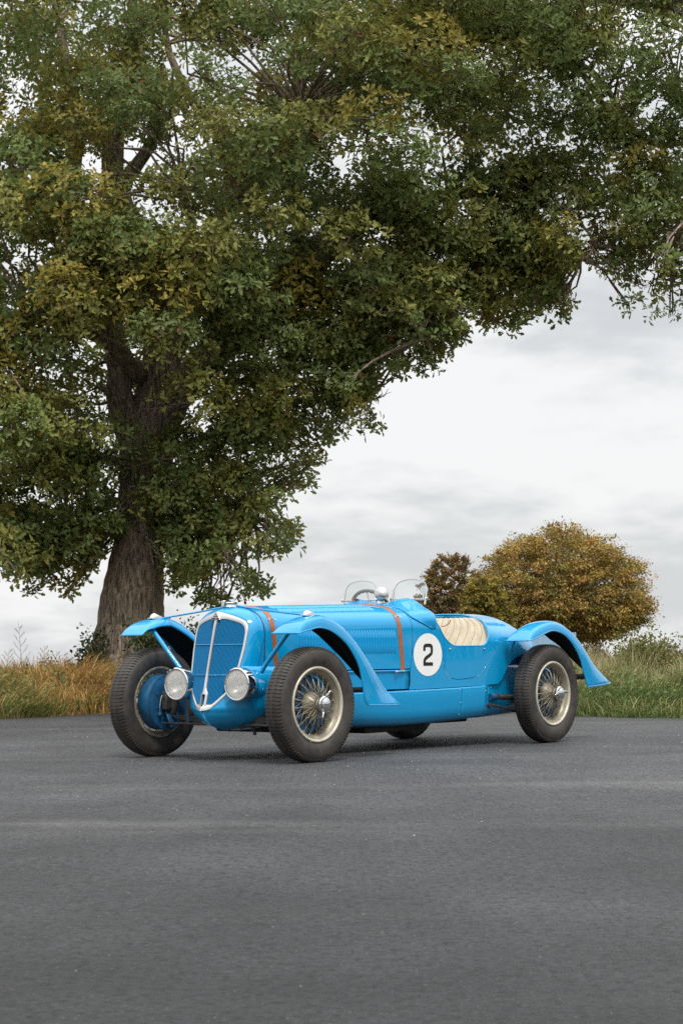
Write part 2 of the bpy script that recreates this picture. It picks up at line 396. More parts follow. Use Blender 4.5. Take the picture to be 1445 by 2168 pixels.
# ------------------------------------------------------------------ ground and tarmac
EDGE = np.array([(-60, 30), (-20, 22.4), (-9, 20.6), (-5.5, 20.7), (-3.75, 21.2), (-3.2, 21.8), (-2.75, 22.9), (-2.0, 23.4), (0, 23.3), (1.6, 22.2), (2.5, 20.75), (2.95, 20.15), (3.5, 20.0), (5, 19.8), (9, 18.5), (20, 15), (60, 0)])
def edge_y(x): return np.interp(x, EDGE[:, 0], EDGE[:, 1])
def ground_z(x, y):
    d = y - edge_y(x)
    z = np.where(d < 0, -.05, np.clip(d * .10, 0, .16) - .02)
    far = np.clip(y - 27, 0, None)
    return z - far * .0100 - .05 * np.clip(far / 6, 0, 1)
def terrain():
    xs = np.unique(np.concatenate([np.linspace(-7, 7, 57), np.sign(np.linspace(-1, 1, 41)) * np.abs(np.linspace(-1, 1, 41)) ** 3 * 2500]))
    ys = np.unique(np.concatenate([np.linspace(14, 30, 65), np.linspace(30, 120, 31), 120 + np.linspace(0, 1, 14) ** 2.2 * 3400, 14 - np.linspace(0, 1, 14) ** 2.2 * 2500]))
    X, Y = np.meshgrid(xs, ys, indexing='ij')
    P = np.stack([X, Y, ground_z(X, Y)], -1)
    o = MB().grid(P).build('ground', M['soil'], sharp=None); tag(o, kind='structure')
    xs = np.linspace(-40, 40, 321)
    wob = .10 * np.sin(xs * 3.1) + .06 * np.sin(xs * 7.7 + 1) + .04 * np.sin(xs * 17 + 2)
    ye = edge_y(xs) + wob
    rows = []
    for f in (0, .3, .6, .85, 1.0):
        rows.append(np.stack([xs, -25 + (ye + 25) * f, np.zeros_like(xs)], -1))
    rows.append(np.stack([xs, ye + .03, np.full_like(xs, -.045)], -1))
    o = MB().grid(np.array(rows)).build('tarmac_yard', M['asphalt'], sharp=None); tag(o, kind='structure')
terrain()

# loose grit and bits of leaf on the tarmac
def grit():
    V = []; F = []; T = []
    base = np.array([(1, 0, 0), (-1, 0, 0), (0, 1, 0), (0, -1, 0), (0, 0, 1)], float)
    fc = [(0, 2, 4), (2, 1, 4), (1, 3, 4), (3, 0, 4)]
    n = 4200
    for i in range(n):
        y = 2.9 + 18 * rng.random() ** 1.2; x = (rng.random() - .5) * y * .40
        s = (.0013 + .0042 * rng.random() ** 5) * (.6 + y * .05)
        a = rng.random() * 6.28; c, q = math.cos(a), math.sin(a)
        b = base * np.array([1, .6 + .4 * rng.random(), .7]) * s * (.8 + .4 * rng.random((5, 1)))
        b = np.stack([b[:, 0] * c - b[:, 1] * q + x, b[:, 0] * q + b[:, 1] * c + y, b[:, 2]], 1)
        F += [tuple(k + len(V) for k in f) for f in fc]; V += list(b)
        g = rng.choice([.03, .08, .18, .30], p=[.34, .30, .26, .10]); g = min(g, .11) if y < 7.5 else g; w = 1 + .2 * (rng.random() - .2)
        T += [(g * w, g, g / w)] * 5
    o = mesh_np('gravel', V, np.array(F), M['stone'], smooth=False, tint=np.array(T)); tag(o, 'loose pale and dark grit scattered over the tarmac', kind='stuff')
grit()

# ------------------------------------------------------------------ foliage machinery
def rot_from(axis, up):
    """rows of unit vectors -> frames (n,3,3) with x = axis, z close to up"""
    x = axis / np.linalg.norm(axis, axis=1, keepdims=True)
    y = np.cross(up, x); y /= np.linalg.norm(y, axis=1, keepdims=True) + 1e-9
    z = np.cross(x, y)
    return np.stack([x, y, z], 2)
OAK = np.array([(0, 0), (.28, .13), (.40, .085), (.60, .27), (.72, .17), (.90, .17), (1, 0)])
def leaf_template(fold=.25, droop=.18):
    V = []
    for x, y in OAK: V.append((x, y, y * fold - droop * x * x))
    for x, y in OAK[1:-1]: V.append((x, -y, y * fold - droop * x * x))
    V = np.array(V); up = [0, 1, 2, 3, 4, 5, 6]; lo = [0, 6, 11, 10, 9, 8, 7]
    return V, np.array([up, lo])
LEAF_V, LEAF_F = leaf_template()
SIMPLE_V = np.array([(0, 0, 0), (.5, .30, .06), (1, 0, -.12), (.5, -.30, .06)]); SIMPLE_F = np.array([(0, 1, 2, 3)])
def leaves_mesh(name, pos, frames, size, tint, m, parent=None, tpl=(LEAF_V, LEAF_F)):
    TV, TF = tpl; k = len(TV); n = len(pos)
    V = np.einsum('nij,kj->nki', frames, TV) * size[:, None, None] + pos[:, None, :]
    F = (TF[None] + (np.arange(n) * k)[:, None, None]).reshape(-1, TF.shape[1])
    T = np.repeat(tint, k, axis=0)
    return mesh_np(name, V.reshape(-1, 3), F, m, parent, smooth=False, tint=T)
def unit(v): return v / (np.linalg.norm(v, axis=-1, keepdims=True) + 1e-9)

def in_poly(x, y, P):
    P = np.asarray(P, float); ins = np.zeros(len(x), bool); j = len(P) - 1
    for i in range(len(P)):
        xi, yi = P[i]; xj, yj = P[j]
        c = ((yi > y) != (yj > y)) & (x < (xj - xi) * (y - yi) / (yj - yi + 1e-12) + xi)
        ins ^= c; j = i
    return ins

# ------------------------------------------------------------------ the big oak
OAK_Y = 27.0
def world_px(X, Z):          # outline of the crown as seen from the yard, on the tree's own upright plane
    zr = Z - CAM_H; d = OAK_Y * math.cos(PITCH) + zr * math.sin(PITCH); u = -OAK_Y * math.sin(PITCH) + zr * math.cos(PITCH)
    x, y = FPX * X / d, -FPX * u / d
    return 722.5 + x - math.sin(ROLL) * y, 1084.0 + math.sin(ROLL) * x + y
def px_world(px, py):
    p = at(px, py, OAK_Y); return p[0], p[2]
CROWN = [(-330, 1130), (-150, 1190), (0, 1200), (70, 1205), (95, 1262), (150, 1215), (195, 1240), (225, 1185), (300, 1120), (350, 1160), (360, 1250), (430, 1255), (500, 1272), (545, 1240), (565, 1165), (598, 1135), (598, 1060), (622, 1000), (668, 995), (680, 930), (730, 898), (792, 885), (828, 800), (812, 765), (838, 715), (862, 782), (905, 765), (925, 715), (955, 728), (985, 688), (1078, 692), (1110, 655), (1178, 660), (1192, 595), (1165, 515), (1135, 462), (1215, 480), (1262, 565), (1312, 545), (1345, 625), (1395, 590), (1440, 650), (1560, 640), (1720, 420), (1760, 100), (1650, -250), (1200, -420), (600, -480), (0, -420), (-350, -150), (-430, 400), (-400, 900)]
HOLES = [(315, 249, 27), (391, 250, 34), (208, 378, 16), (228, 145, 20), (160, 145, 22), (107, 121, 13), (15, 280, 25), (8, 367, 26), (4, 540, 22), (366, 398, 30), (415, 442, 25), (385, 145, 20), (450, 210, 15), (166, 432, 12), (242, 500, 10), (795, 135, 22), (860, 170, 18), (922, 335, 30), (885, 380, 18), (708, 370, 14), (767, 390, 12), (1138, 185, 14), (1117, 237, 15), (1226, 210, 28), (1262, 262, 25), (1334, 310, 22), (1390, 230, 20), (1025, 381, 18), (1153, 465, 22), (1432, 258, 20), (916, 577, 20), (1390, 93, 11), (598, 675, 15), (508, 844, 16), (423, 909, 19), (194, 919, 16), (229, 819, 9), (418, 784, 9), (25, 1073, 17), (640, 640, 12), (560, 300, 14), (545, 180, 12), (690, 470, 12), (350, 440, 16), (60, 690, 14), (170, 1080, 14), (820, 560, 14), (1090, 430, 16), (1190, 420, 18), (950, 470, 12), (1040, 560, 12), (620, 60, 12), (720, 60, 10), (980, 60, 10), (500, 740, 10), (700, 800, 10)]
LIMBS = [  # (points px,py,depth offset m, radius px)
 [(266, 1425, 0, 90), (270, 1375, 0, 80), (275, 1330, 0, 71), (281, 1250, 0, 63), (292, 1150, 0, 52), (303, 1050, .0, 50), (312, 950, .0, 52), (325, 850, .05, 42), (335, 760, .1, 36), (330, 640, .2, 32), (300, 520, .2, 30), (255, 430, .2, 27), (235, 360, .2, 24), (240, 260, .3, 20), (262, 160, .3, 17), (270, 60, .4, 14), (280, -80, .4, 9)],
 [(300, 960, .1, 46), (262, 850, -.1, 30), (250, 740, -.2, 27), (225, 600, -.2, 25), (185, 500, 0, 24), (150, 430, .1, 22), (150, 340, .1, 19), (165, 250, .2, 16), (140, 150, .2, 13), (120, 20, .3, 8)],
 [(330, 900, .1, 44), (400, 810, -.2, 36), (470, 740, -.4, 36), (560, 665, -.6, 40), (625, 605, -.8, 42), (690, 550, -.9, 34), (780, 480, -.8, 24), (880, 440, -.5, 17), (990, 420, -.3, 12), (1100, 440, -.4, 7.5), (1170, 470, -.8, 5), (1222, 520, -1.0, 3), (1236, 550, -1.0, 2)],
 [(340, 770, .2, 34), (430, 560, .4, 28), (478, 420, .6, 24), (490, 320, .7, 25), (460, 245, .7, 17), (405, 190, .8, 12), (350, 80, .8, 8), (330, -40, .9, 5)],
 [(485, 340, .7, 24), (530, 280, .6, 22), (600, 230, .6, 20), (690, 180, .4, 17), (800, 90, .2, 15), (900, -20, 0, 11)],
 [(500, 420, .5, 26), (600, 300, .1, 24), (690, 260, .0, 22), (790, 200, -.1, 21), (870, 150, -.2, 20), (960, 90, -.3, 16), (1080, 60, -.4, 13), (1220, 30, -.5, 9), (1380, 40, -.6, 5)],
 [(870, 155, -.2, 17), (980, 110, -.6, 13), (1100, 130, -.7, 10), (1240, 190, -.8, 7), (1340, 330, -.9, 6), (1450, 340, -1.0, 4)],
 [(245, 385, .2, 20), (285, 350, .1, 15), (325, 290, .1, 13), (338, 255, .1, 12), (310, 205, .1, 12), (300, 150, .2, 11), (290, 60, .2, 7)],
 [(150, 400, .1, 18), (110, 385, 0, 13), (50, 400, -.1, 10), (-40, 410, -.2, 7), (-160, 380, -.4, 4)],
 [(150, 340, .1, 14), (100, 330, .4, 11), (30, 320, .6, 9), (-80, 290, .7, 6)],
 [(560, 665, -.6, 30), (680, 640, -.6, 15), (790, 600, -.5, 10), (880, 600, -.6, 7), (905, 640, -.8, 5), (890, 700, -.9, 3.5), (880, 740, -.9, 2)],
 [(300, 800, -.2, 20), (240, 745, -.9, 13), (170, 740, -1.4, 10), (80, 790, -1.7, 7), (0, 830, -1.9, 5)],
 [(300, 1000, .1, 18), (230, 975, -.5, 9), (150, 985, -.9, 7), (60, 1010, -1.2, 5), (-40, 1060, -1.3, 3)],
 [(340, 960, .1, 20), (420, 930, .2, 11), (500, 900, .2, 8), (590, 860, .2, 6), (680, 840, .2, 4), (760, 850, .2, 3)],
 [(330, 1040, .1, 16), (400, 1030, .3, 8), (470, 1050, .4, 6), (530, 1100, .5, 4), (550, 1170, .5, 3)],
 [(780, 480, -.8, 13), (900, 500, -.5, 8), (1020, 540, -.5, 5), (1120, 550, -.7, 3.5), (1185, 560, -.9, 2.6), (1210, 578, -1.0, 1.5)],
 [(1080, 60, -.4, 9), (1180, 150, -.9, 7), (1290, 320, -1.0, 6), (1340, 450, -1.1, 5), (1400, 540, -1.2, 3)],
 [(620, 600, -.8, 18), (640, 500, -1.3, 12), (620, 400, -1.6, 9), (640, 300, -1.7, 6)],
 [(325, 700, -.1, 14), (380, 600, -.9, 10), (420, 520, -1.3, 8), (400, 450, -1.5, 5)],
]
def limb_tube(mb, pts, n=10):
    P = []
    for px, py, dy, r in pts:
        x, z = px_world(px, py); P.append((x, OAK_Y + dy, z, r * OAK_Y / FPX))
    C = catmull(P, 5)
    j = np.random.default_rng(len(pts) * 31 + int(abs(pts[0][0])))
    C[3:-1, :3] += (j.random((len(C) - 4, 3)) - .5) * C[3:-1, 3:4] * (.35 if pts[0][3] < 60 else .06)
    mb.tube(C[:, :3], np.maximum(C[:, 3], .004), n=n)
    return C
def build_oak():
    x0, z0 = px_world(276, 1366)
    root = empty('oak_tree', (x0, OAK_Y, 0.0))
    tag(root, 'big oak tree with thick trunk and spreading crown beside the yard', 'tree')
    rootinv = np.array([x0, OAK_Y, 0.0])
    mb = MB(); C = limb_tube(mb, LIMBS[0], 20)
    # root flare ridges
    V = np.array(mb.V)
    th = np.arctan2(V[:, 1] - OAK_Y, V[:, 0] - x0); low = np.clip((1.3 - V[:, 2]) / 1.6, 0, 1)
    ridge = 1 + .07 * np.sin(th * 7 + 1) * (.35 + low) + .05 * np.sin(th * 13)
    cx = np.interp(V[:, 2], C[:, 2], C[:, 0])
    V[:, 0] = cx + (V[:, 0] - cx) * ridge; V[:, 1] = OAK_Y + (V[:, 1] - OAK_Y) * ridge
    mb.V = [tuple(v - rootinv) for v in V]
    mb.build('trunk', M['bark'], root, sharp=None)
    allp = [C[:, :4]]
    for L in LIMBS[1:]:
        mb = MB(); c = limb_tube(mb, L); allp.append(c)
        mb.V = [tuple(np.array(v) - rootinv) for v in mb.V]
        mb.build('limb', M['bark'], root, sharp=None)
    skel = np.concatenate(allp)[:, :3]
    # clumps of sprays
    clumps = []
    P = np.array(CROWN, float)
    hol = np.array(HOLES, float)
    hr = np.random.default_rng(5); q_ = 80
    small = np.stack([hr.uniform(0, 1445, q_), hr.uniform(0, 1150, q_), hr.uniform(5, 13, q_)], 1)
    q_ = 22; left = np.stack([hr.uniform(0, 560, q_), hr.uniform(60, 560, q_), hr.uniform(8, 19, q_)], 1)
    hol = np.concatenate([hol, small, left])
    def ok(px, py, grow):
        i = in_poly(px, py, P)
        d = np.hypot(px[:, None] - hol[None, :, 0], py[:, None] - hol[None, :, 1]) - hol[None, :, 2] * grow
        return i & (d.min(1) > 0)
    edge_pts = []
    for a, b in zip(P, np.roll(P, -1, 0)):
        for k in range(12): edge_pts.append(a + (b - a) * k / 12)
    edge_pts = np.array(edge_pts)
    n = 9000
    px = rng.uniform(-420, 1760, n); py = rng.uniform(-480, 1280, n)
    keep = ok(px, py, 1.0); px, py = px[keep], py[keep]
    ed = np.sqrt(((np.stack([px, py], 1)[:, None] - edge_pts[None]) ** 2).sum(-1)).min(1)
    inframe = (px > -60) & (px < 1505) & (py > -60)
    k2 = (rng.random(len(px)) < np.where(inframe, .152 + .11 * (ed < 70), .06)); px, py, ed = px[k2], py[k2], ed[k2]
    halfd = np.clip(ed * 1.3 / 154, .35, 2.6)
    X, Z = px_world(px, py)
    u_ = rng.random(len(px))
    Y = OAK_Y - .3 + halfd * np.where(u_ < .55, rng.uniform(-1.0, -.55, len(px)), np.where(u_ < .8, rng.uniform(.4, 1.0, len(px)), rng.uniform(-.5, .4, len(px))))
    def bare(x0, x1, y0, y1, p): return (px > x0) & (px < x1) & (py > y0) & (py < y1) & (Y < OAK_Y + .2) & (rng.random(len(px)) < p)
    kk = ~(bare(225, 375, 780, 1135, .82) | bare(560, 690, 560, 680, .35) | bare(120, 280, 330, 500, .6) | bare(740, 900, 110, 220, .3))
    X, Z, Y, px, py, ed = X[kk], Z[kk], Y[kk], px[kk], py[kk], ed[kk]
    # sprays that grow along the outer limbs and hide them
    ex = []
    for c_ in allp[2:]:
        for p_ in c_[::2]:
            qx_, qy_ = world_px(np.array([p_[0]]), np.array([p_[2]]))
            if ((qx_[0] > 700 or qy_[0] < 330) and p_[3] < .2 and rng.random() < .8) or (qx_[0] > 380 and rng.random() < .5) and ok(qx_, qy_, 1.0)[0]: ex.append((p_[0] + rng.normal() * .2, p_[1] - .35 - .25 * rng.random(), p_[2] + rng.normal() * .15))
    for zx0, zx1, zy0, zy1, cnt in ((345, 590, 890, 1240, 24), (-30, 215, 960, 1222, 30), (-40, 230, 60, 900, 46), (600, 830, 560, 880, 40), (850, 1180, 520, 690, 30)):
        qx_ = rng.uniform(zx0, zx1, cnt); qy_ = rng.uniform(zy0, zy1, cnt); g_ = ok(qx_, qy_, 1.0)
        for a_, b_ in zip(qx_[g_], qy_[g_]):
            wx, wz = px_world(a_, b_); ex.append((wx, OAK_Y + rng.normal() * .7 - .3, wz))
    ex = np.array(ex); X = np.concatenate([X, ex[:, 0]]); Y = np.concatenate([Y, ex[:, 1]]); Z = np.concatenate([Z, ex[:, 2]]); px = np.concatenate([px, np.zeros(len(ex))]); ed = np.concatenate([ed, np.full(len(ex), 60.0)])
    R = np.clip(rng.normal(.43, .13, len(px)), .18, .75); R = np.minimum(R, .16 + ed / 154 * .9)
    cl = np.stack([X, Y, Z], 1)
    # hanging sprigs that fray the lower edge of the crown
    lo = edge_pts[(edge_pts[:, 0] > -40) & (edge_pts[:, 0] < 1500) & (edge_pts[:, 1] > 380)]
    sp_ = lo[rng.integers(0, len(lo), 150)] + np.stack([rng.normal(0, 16, 150), rng.uniform(-40, 26, 150)], 1)
    sp_ = sp_[~((sp_[:, 0] > 195) & (sp_[:, 0] < 360) & (sp_[:, 1] > 1130))]
    sx_, sz_ = px_world(sp_[:, 0], sp_[:, 1])
    nmain = len(cl)
    cl = np.concatenate([cl, np.stack([sx_, OAK_Y - .2 + rng.normal(0, .8, len(sp_)), sz_], 1)]); R = np.concatenate([R, rng.uniform(.09, .20, len(sp_))])
    ptype = rng.random(len(cl)); free = []
    pos = []; nrm = []; tn = []
    tw = MB()
    for c, r, q in zip(cl, R, ptype):
        m = int(34 * (r / .36) ** 2) + (5 if len(free) < nmain else 3)
        d = unit(rng.normal(size=(m, 3)) + np.array([0, -.15, .25]))
        rr = r * (.35 + .65 * rng.random(m) ** .5)
        p = c + d * rr[:, None] * np.array([1.15, 1.15, .72])
        pos.append(p); nrm.append(d); free.append(np.full(m, len(free) >= nmain))
        base = np.array([.18, .232, .074]) if q < .55 else (np.array([.25, .258, .070]) if q < .93 else np.array([.32, .27, .06]))
        tn.append(np.repeat(base[None] * (.85 + .35 * rng.random()), m, 0))
        # a twig from the nearest limb to the clump
        dd = ((skel - c) ** 2).sum(1) + 1.5 * np.clip(skel[:, 2] - c[2], 0, None) ** 2 + 50.0 * (skel[:, 2] < 2.6)
        s = skel[dd.argmin()]
        L = np.linalg.norm(c - s)
        if L < 2.2:
            mid = (s + c) / 2 + rng.normal(size=3) * .12 * L + np.array([0, 0, .10 * L])
            tw.tube([s, (s + mid) / 2 + rng.normal(size=3) * .03, mid, (mid + c) / 2 + rng.normal(size=3) * .05, c, c + rng.normal(size=3) * r * .15], [.026, .022, .017, .013, .009, .004], n=5, caps=False)
            for _ in range(3):
                e_ = c + unit(rng.normal(size=3)) * r * .55
                tw.tube([(mid + c) / 2, (c + e_) / 2 + rng.normal(size=3) * .04, e_], [.009, .006, .003], n=4, caps=False)
    tw.V = [tuple(np.array(v) - rootinv) for v in tw.V]
    o = tw.build('twigs', M['bark'], root, sharp=None, fixn=False); o['kind'] = 'stuff'
    pos = np.concatenate(pos); nrm = np.concatenate(nrm); tn = np.concatenate(tn)
    qx, qy = world_px(pos[:, 0], pos[:, 2])
    hn = .80 + .5 * rng.random(len(pos))
    d = np.hypot(qx[:, None] - hol[None, :, 0], qy[:, None] - hol[None, :, 1]) - hol[None, :, 2] * 1.08 * hn[:, None]
    free = np.concatenate(free)
    wv = 20 * np.sin(qx / 19.0 + np.sin(qy / 31.0) * 2) + 16 * np.sin(qy / 23.0 + qx / 41.0)
    side = 42 * ((qx > 380) & (qx < 860) & (qy > 780))
    e2 = in_poly(qx + rng.normal(0, 12, len(qx)) + .6 * wv + side, qy + 24 + rng.normal(0, 15, len(qx)) + 1.4 * wv, P) | free
    keep = (d.min(1) > 0) & e2
    # the trunk stays bare at the foot
    keep &= ~((qy > 1130) & (qx > 226) & (qx < 345) & (rng.random(len(qx)) < .93))
    pos, nrm, tn = pos[keep], nrm[keep], tn[keep]
    # each spray end carries a rosette of leaves
    k = 6
    n = len(pos)
    ax = unit(nrm * .7 + np.array([0, -.10, .35]) + rng.normal(size=(n, 3)) * .35)
    a = unit(np.cross(ax, rng.normal(size=(n, 3)))); b = np.cross(ax, a)
    th = (np.arange(k)[None] * 2 * math.pi / k) + rng.random((n, 1)) * 6.28 + rng.normal(0, .25, (n, k))
    tilt = rng.uniform(.15, .75, (n, k))
    d = (a[:, None] * np.cos(th)[..., None] + b[:, None] * np.sin(th)[..., None]) * np.cos(tilt)[..., None] + ax[:, None] * np.sin(tilt)[..., None]
    up = ax[:, None] + rng.normal(size=(n, k, 3)) * .35
    lp = (pos[:, None] + d * .02 + rng.normal(size=(n, k, 3)) * .02).reshape(-1, 3) - rootinv
    fr = rot_from(d.reshape(-1, 3), up.reshape(-1, 3))
    sz = rng.uniform(.070, .118, n * k)
    tint = np.repeat(tn, k, 0) * (.75 + .55 * rng.random((n * k, 1)))
    yel = rng.random(n * k) < .05
    tint[yel] = tint[yel] * .4 + np.array([.14, .105, .015]) * .7
    br = rng.random(n * k) < .012
    tint[br] = np.array([.15, .06, .02])
    o = leaves_mesh('crown', lp, fr, sz, tint, M['leaf'], root); o['kind'] = 'stuff'
    print('oak rosettes', n, 'leaves', n * k)
build_oak()

# ------------------------------------------------------------------ distant trees
def far_tree(name, label, cpx, base_py, top_py, wpx, Y, cols, nspray, trunk_px, lean=0.0, hang=.5, seed=1, flat=.55):
    r_ = np.random.default_rng(seed)
    base = at(cpx, base_py, Y); top = at(cpx, top_py, Y)
    H = top[2] - base[2]; W = wpx * Y / FPX
    gz = float(ground_z(np.array([base[0]]), np.array([Y]))[0])
    root = empty(name, (base[0], Y, gz)); tag(root, label, 'tree')
    dz = base[2] - gz
    mb = MB(); tr = trunk_px * Y / FPX / 2
    mb.tube([(0, 0, -.2), (0, 0, dz * .5), (.1, 0, dz + H * .2), (.15, 0, dz + H * .55)], [tr * 1.4, tr, tr * .8, tr * .3], n=10)
    mb.build('trunk', M['bark'], root, sharp=None)
    for k in range(9):
        a = k * 2.4; l = W * .38
        m2 = MB(); m2.tube([(0, 0, dz + H * (.05 + .03 * k)), (math.cos(a) * l * .4, math.sin(a) * l * .4, dz + H * (.3 + .03 * k)), (math.cos(a) * l, math.sin(a) * l, dz + H * (.45 + .04 * (k % 5)))], [tr * .5, tr * .35, tr * .1], n=6)
        m2.build('limb', M['bark'], root, sharp=None)
    # sprays over the dome: fullest on the outside, skirts hanging to the grass
    d = unit(r_.normal(size=(nspray, 3))); d[:, 2] = np.where(d[:, 2] < 0, d[:, 2] * .5, d[:, 2])
    rad = np.where(r_.random(nspray) < .62, .90 + .12 * r_.random(nspray), .35 + .55 * r_.random(nspray))
    lump = 1 + .075 * np.sin(d[:, 0] * 9 + seed) * np.cos(d[:, 2] * 8 + d[:, 1] * 7) + .04 * np.sin(d[:, 0] * 21 + d[:, 2] * 17 + d[:, 1] * 13)
    c = d * (rad * lump)[:, None] * np.array([W / 2, W / 2, H * .72])
    c[:, 2] += dz + H * .28
    out = unit(d * np.array([1, 1, .5]) + np.array([0, 0, -hang * .30]))
    n = 44; L_ = np.clip(W * .085, .3, .75)
    steps = (r_.random((nspray, n)) - .75) * L_
    lp = c[:, None] + out[:, None] * steps[..., None] + r_.normal(size=(nspray, n, 3)) * L_ * np.array([.24, .24, .12])
    lp[..., 2] -= np.abs(steps) ** 2 * hang * .5
    t0 = np.array(cols)[r_.integers(0, len(cols), nspray)] * r_.uniform(.7, 1.3, (nspray, 1))
    tint = np.repeat(t0, n, 0) * r_.uniform(.87, 1.13, (nspray * n, 1))
    dirs = out[:, None] + r_.normal(size=(nspray, n, 3)) * .6
    up = np.array([0, 0, 1]) + r_.normal(size=(nspray * n, 3)) * .6
    sz = r_.uniform(.08, .165, nspray * n)
    o = leaves_mesh('crown', lp.reshape(-1, 3), rot_from(dirs.reshape(-1, 3), up), sz, tint, M['leaf_far'], root, (SIMPLE_V, SIMPLE_F)); o['kind'] = 'stuff'
    return root
far_tree('beech_tree', 'wide domed copper brown tree beyond the car tail', 1187, 1346, 1122, 362, 85, [(.37, .220, .066), (.31, .205, .063), (.27, .215, .065), (.39, .27, .07), (.20, .18, .055)], 2300, 22, seed=3, hang=.8)
far_tree('beech_tree', 'smaller dark brown tree left of the domed copper tree', 960, 1350, 1182, 160, 88, [(.19, .125, .055), (.24, .15, .06), (.16, .13, .055), (.27, .18, .07)], 800, 14, seed=5, hang=.5)
far_tree('shrub', 'yellow green bushy growth between the two distant trees', 1030, 1350, 1222, 116, 79.5, [(.27, .21, .045), (.22, .185, .045), (.17, .15, .04)], 420, 8, seed=9, hang=.5)
far_tree('shrub', 'small dark round bush under the domed copper tree', 1342, 1402, 1372, 44, 70, [(.03, .04, .015), (.045, .05, .02)], 110, 3, seed=11)

def far_wood():
    r_ = np.random.default_rng(77); n = 26000
    k = r_.random(n); right = r_.random(n) < .6
    x = np.where(right, 62 + 14 * r_.random(n), -70 + 150 * k); y = np.where(right, -45 + 140 * k, -58 - 14 * r_.random(n))
    h = 5.2 + 1.8 * np.sin(k * 41 + right) + 1.3 * np.sin(k * 97 + 2) + .8 * np.sin(k * 211)
    z = h * r_.random(n) ** .7 + ground_z(x, y)
    c = np.array([(.07, .075, .025), (.10, .08, .03), (.05, .06, .025)])[r_.integers(0, 3, n)] * r_.uniform(.7, 1.3, (n, 1))
    o = leaves_mesh('far_wood', np.stack([x, y, z], 1), rot_from(r_.normal(size=(n, 3)), r_.normal(size=(n, 3)) + np.array([0, 0, 1])), r_.uniform(.7, 1.5, n), c, M['leaf_far'], None, (SIMPLE_V, SIMPLE_F))
    tag(o, 'distant belt of autumn woodland around the yard', kind='stuff')
far_wood()

# ------------------------------------------------------------------ grasses
def blades(name, label, n, xr, yfun, hr, cols, lean=.5, width=.007, hmod=None, seed=1, wind=(.2, 0)):
    r_ = np.random.default_rng(seed)
    x = r_.uniform(xr[0], xr[1], n); y = yfun(x, r_)
    # gather into tufts
    z = ground_z(x, y) - .02
    h = r_.uniform(hr[0], hr[1], n) * (.55 + .6 * (np.sin(x * 2.3 + y * 1.7) * .5 + .5) * (np.sin(x * 5.1 - y * 3.3 + 2) * .5 + .5) + .2)
    if hmod is not None: h *= hmod(x, y)
    a = r_.uniform(0, 2 * math.pi, n); ln = h * lean * r_.uniform(.2, 1.2, n)
    # neighbours lean alike
    dx = np.cos(a) * .5 + np.sin(x * 3 + y * 2) * .7 + wind[0]; dy = np.sin(a) * .7 - .15 + wind[1]
    nm = np.hypot(dx, dy) + 1e-6; dx, dy = dx / nm, dy / nm
    p0 = np.stack([x, y, z], 1)
    V = []
    sd_ = np.stack([-dy, dx, np.zeros(n)], 1); tw_ = r_.uniform(-1, 1, n)
    sdd = unit(sd_ + np.stack([dx, dy, np.zeros(n)], 1) * tw_[:, None])
    w = width * r_.uniform(.6, 1.4, n)
    for f, wf in ((0, 1.0), (.45, .85), (.8, .5), (1.0, .0)):
        c = p0 + np.stack([dx * ln * f ** 2.0, dy * ln * f ** 2.0, h * (f - .28 * lean * f ** 3)], 1)
        V.append(c - sdd * (w * wf / 2)[:, None]); V.append(c + sdd * (w * wf / 2)[:, None])
    V = np.stack(V, 1)      # n,8,3
    F = np.array([(0, 1, 3, 2), (2, 3, 5, 4), (4, 5, 7, 6)])
    F = (F[None] + (np.arange(n) * 8)[:, None, None]).reshape(-1, 4)
    cols = np.array(cols); ci = np.clip(((np.sin(x * 1.9 + y * .9 + seed) * .5 + .5) * .55 + .45 * r_.random(n)) * len(cols), 0, len(cols) - 1).astype(int)
    t = cols[ci] * r_.uniform(.65, 1.35, (n, 1))
    o = mesh_np(name, V.reshape(-1, 3), F, M['blade'], None, smooth=True, tint=np.repeat(t, 8, 0)); tag(o, label, kind='stuff')
    return o
GOLD = [(.46, .26, .08), (.42, .26, .09), (.50, .35, .14), (.34, .23, .08), (.22, .22, .07), (.17, .21, .06), (.48, .36, .18)]
def band(d0, d1, p=1.0): return lambda x, r: edge_y(x) + d0 + (d1 - d0) * r.random(len(x)) ** p
blades('grass', 'tall golden grass along the yard edge below the big oak', 62000, (-8.5, -1.2), band(-.07, 4.5, 1.3), (.22, .60), GOLD, lean=.75, seed=21, width=.009,
       hmod=lambda x, y: np.clip(.45 + (y - edge_y(x)) * .8, .45, 1.0))
blades('grass', 'low green grass mixed into the golden verge', 20000, (-5.6, -1.2), band(.0, 3.0, 1.2), (.12, .34), [(.09, .14, .03), (.13, .17, .04), (.18, .18, .05)], lean=.9, seed=22, width=.010)
blades('grass', 'thin grass behind the car', 9000, (-1.4, 2.3), band(.05, 4.5), (.2, .5), GOLD, lean=.7, seed=23, width=.01)
blades('grass', 'lush green grass leaning along the yard edge behind the car tail', 30000, (2.2, 5.4), band(-.10, 1.5, .8), (.18, .42), [(.15, .215, .07), (.19, .25, .085), (.12, .18, .055), (.25, .27, .11), (.34, .31, .15)], lean=1.05, seed=24, width=.008, wind=(.6, 0),
       hmod=lambda x, y: np.clip(.5 + (y - edge_y(x)) * .9, .5, 1.15))
blades('grass', 'pale seeding tall grass behind the lush green strip', 30000, (1.9, 6.0), band(1.0, 7.5, 1.0), (.34, .62), [(.52, .42, .25), (.46, .38, .20), (.33, .32, .14), (.24, .28, .10), (.56, .46, .30)], lean=.45, seed=25, width=.007, wind=(.5, 0))
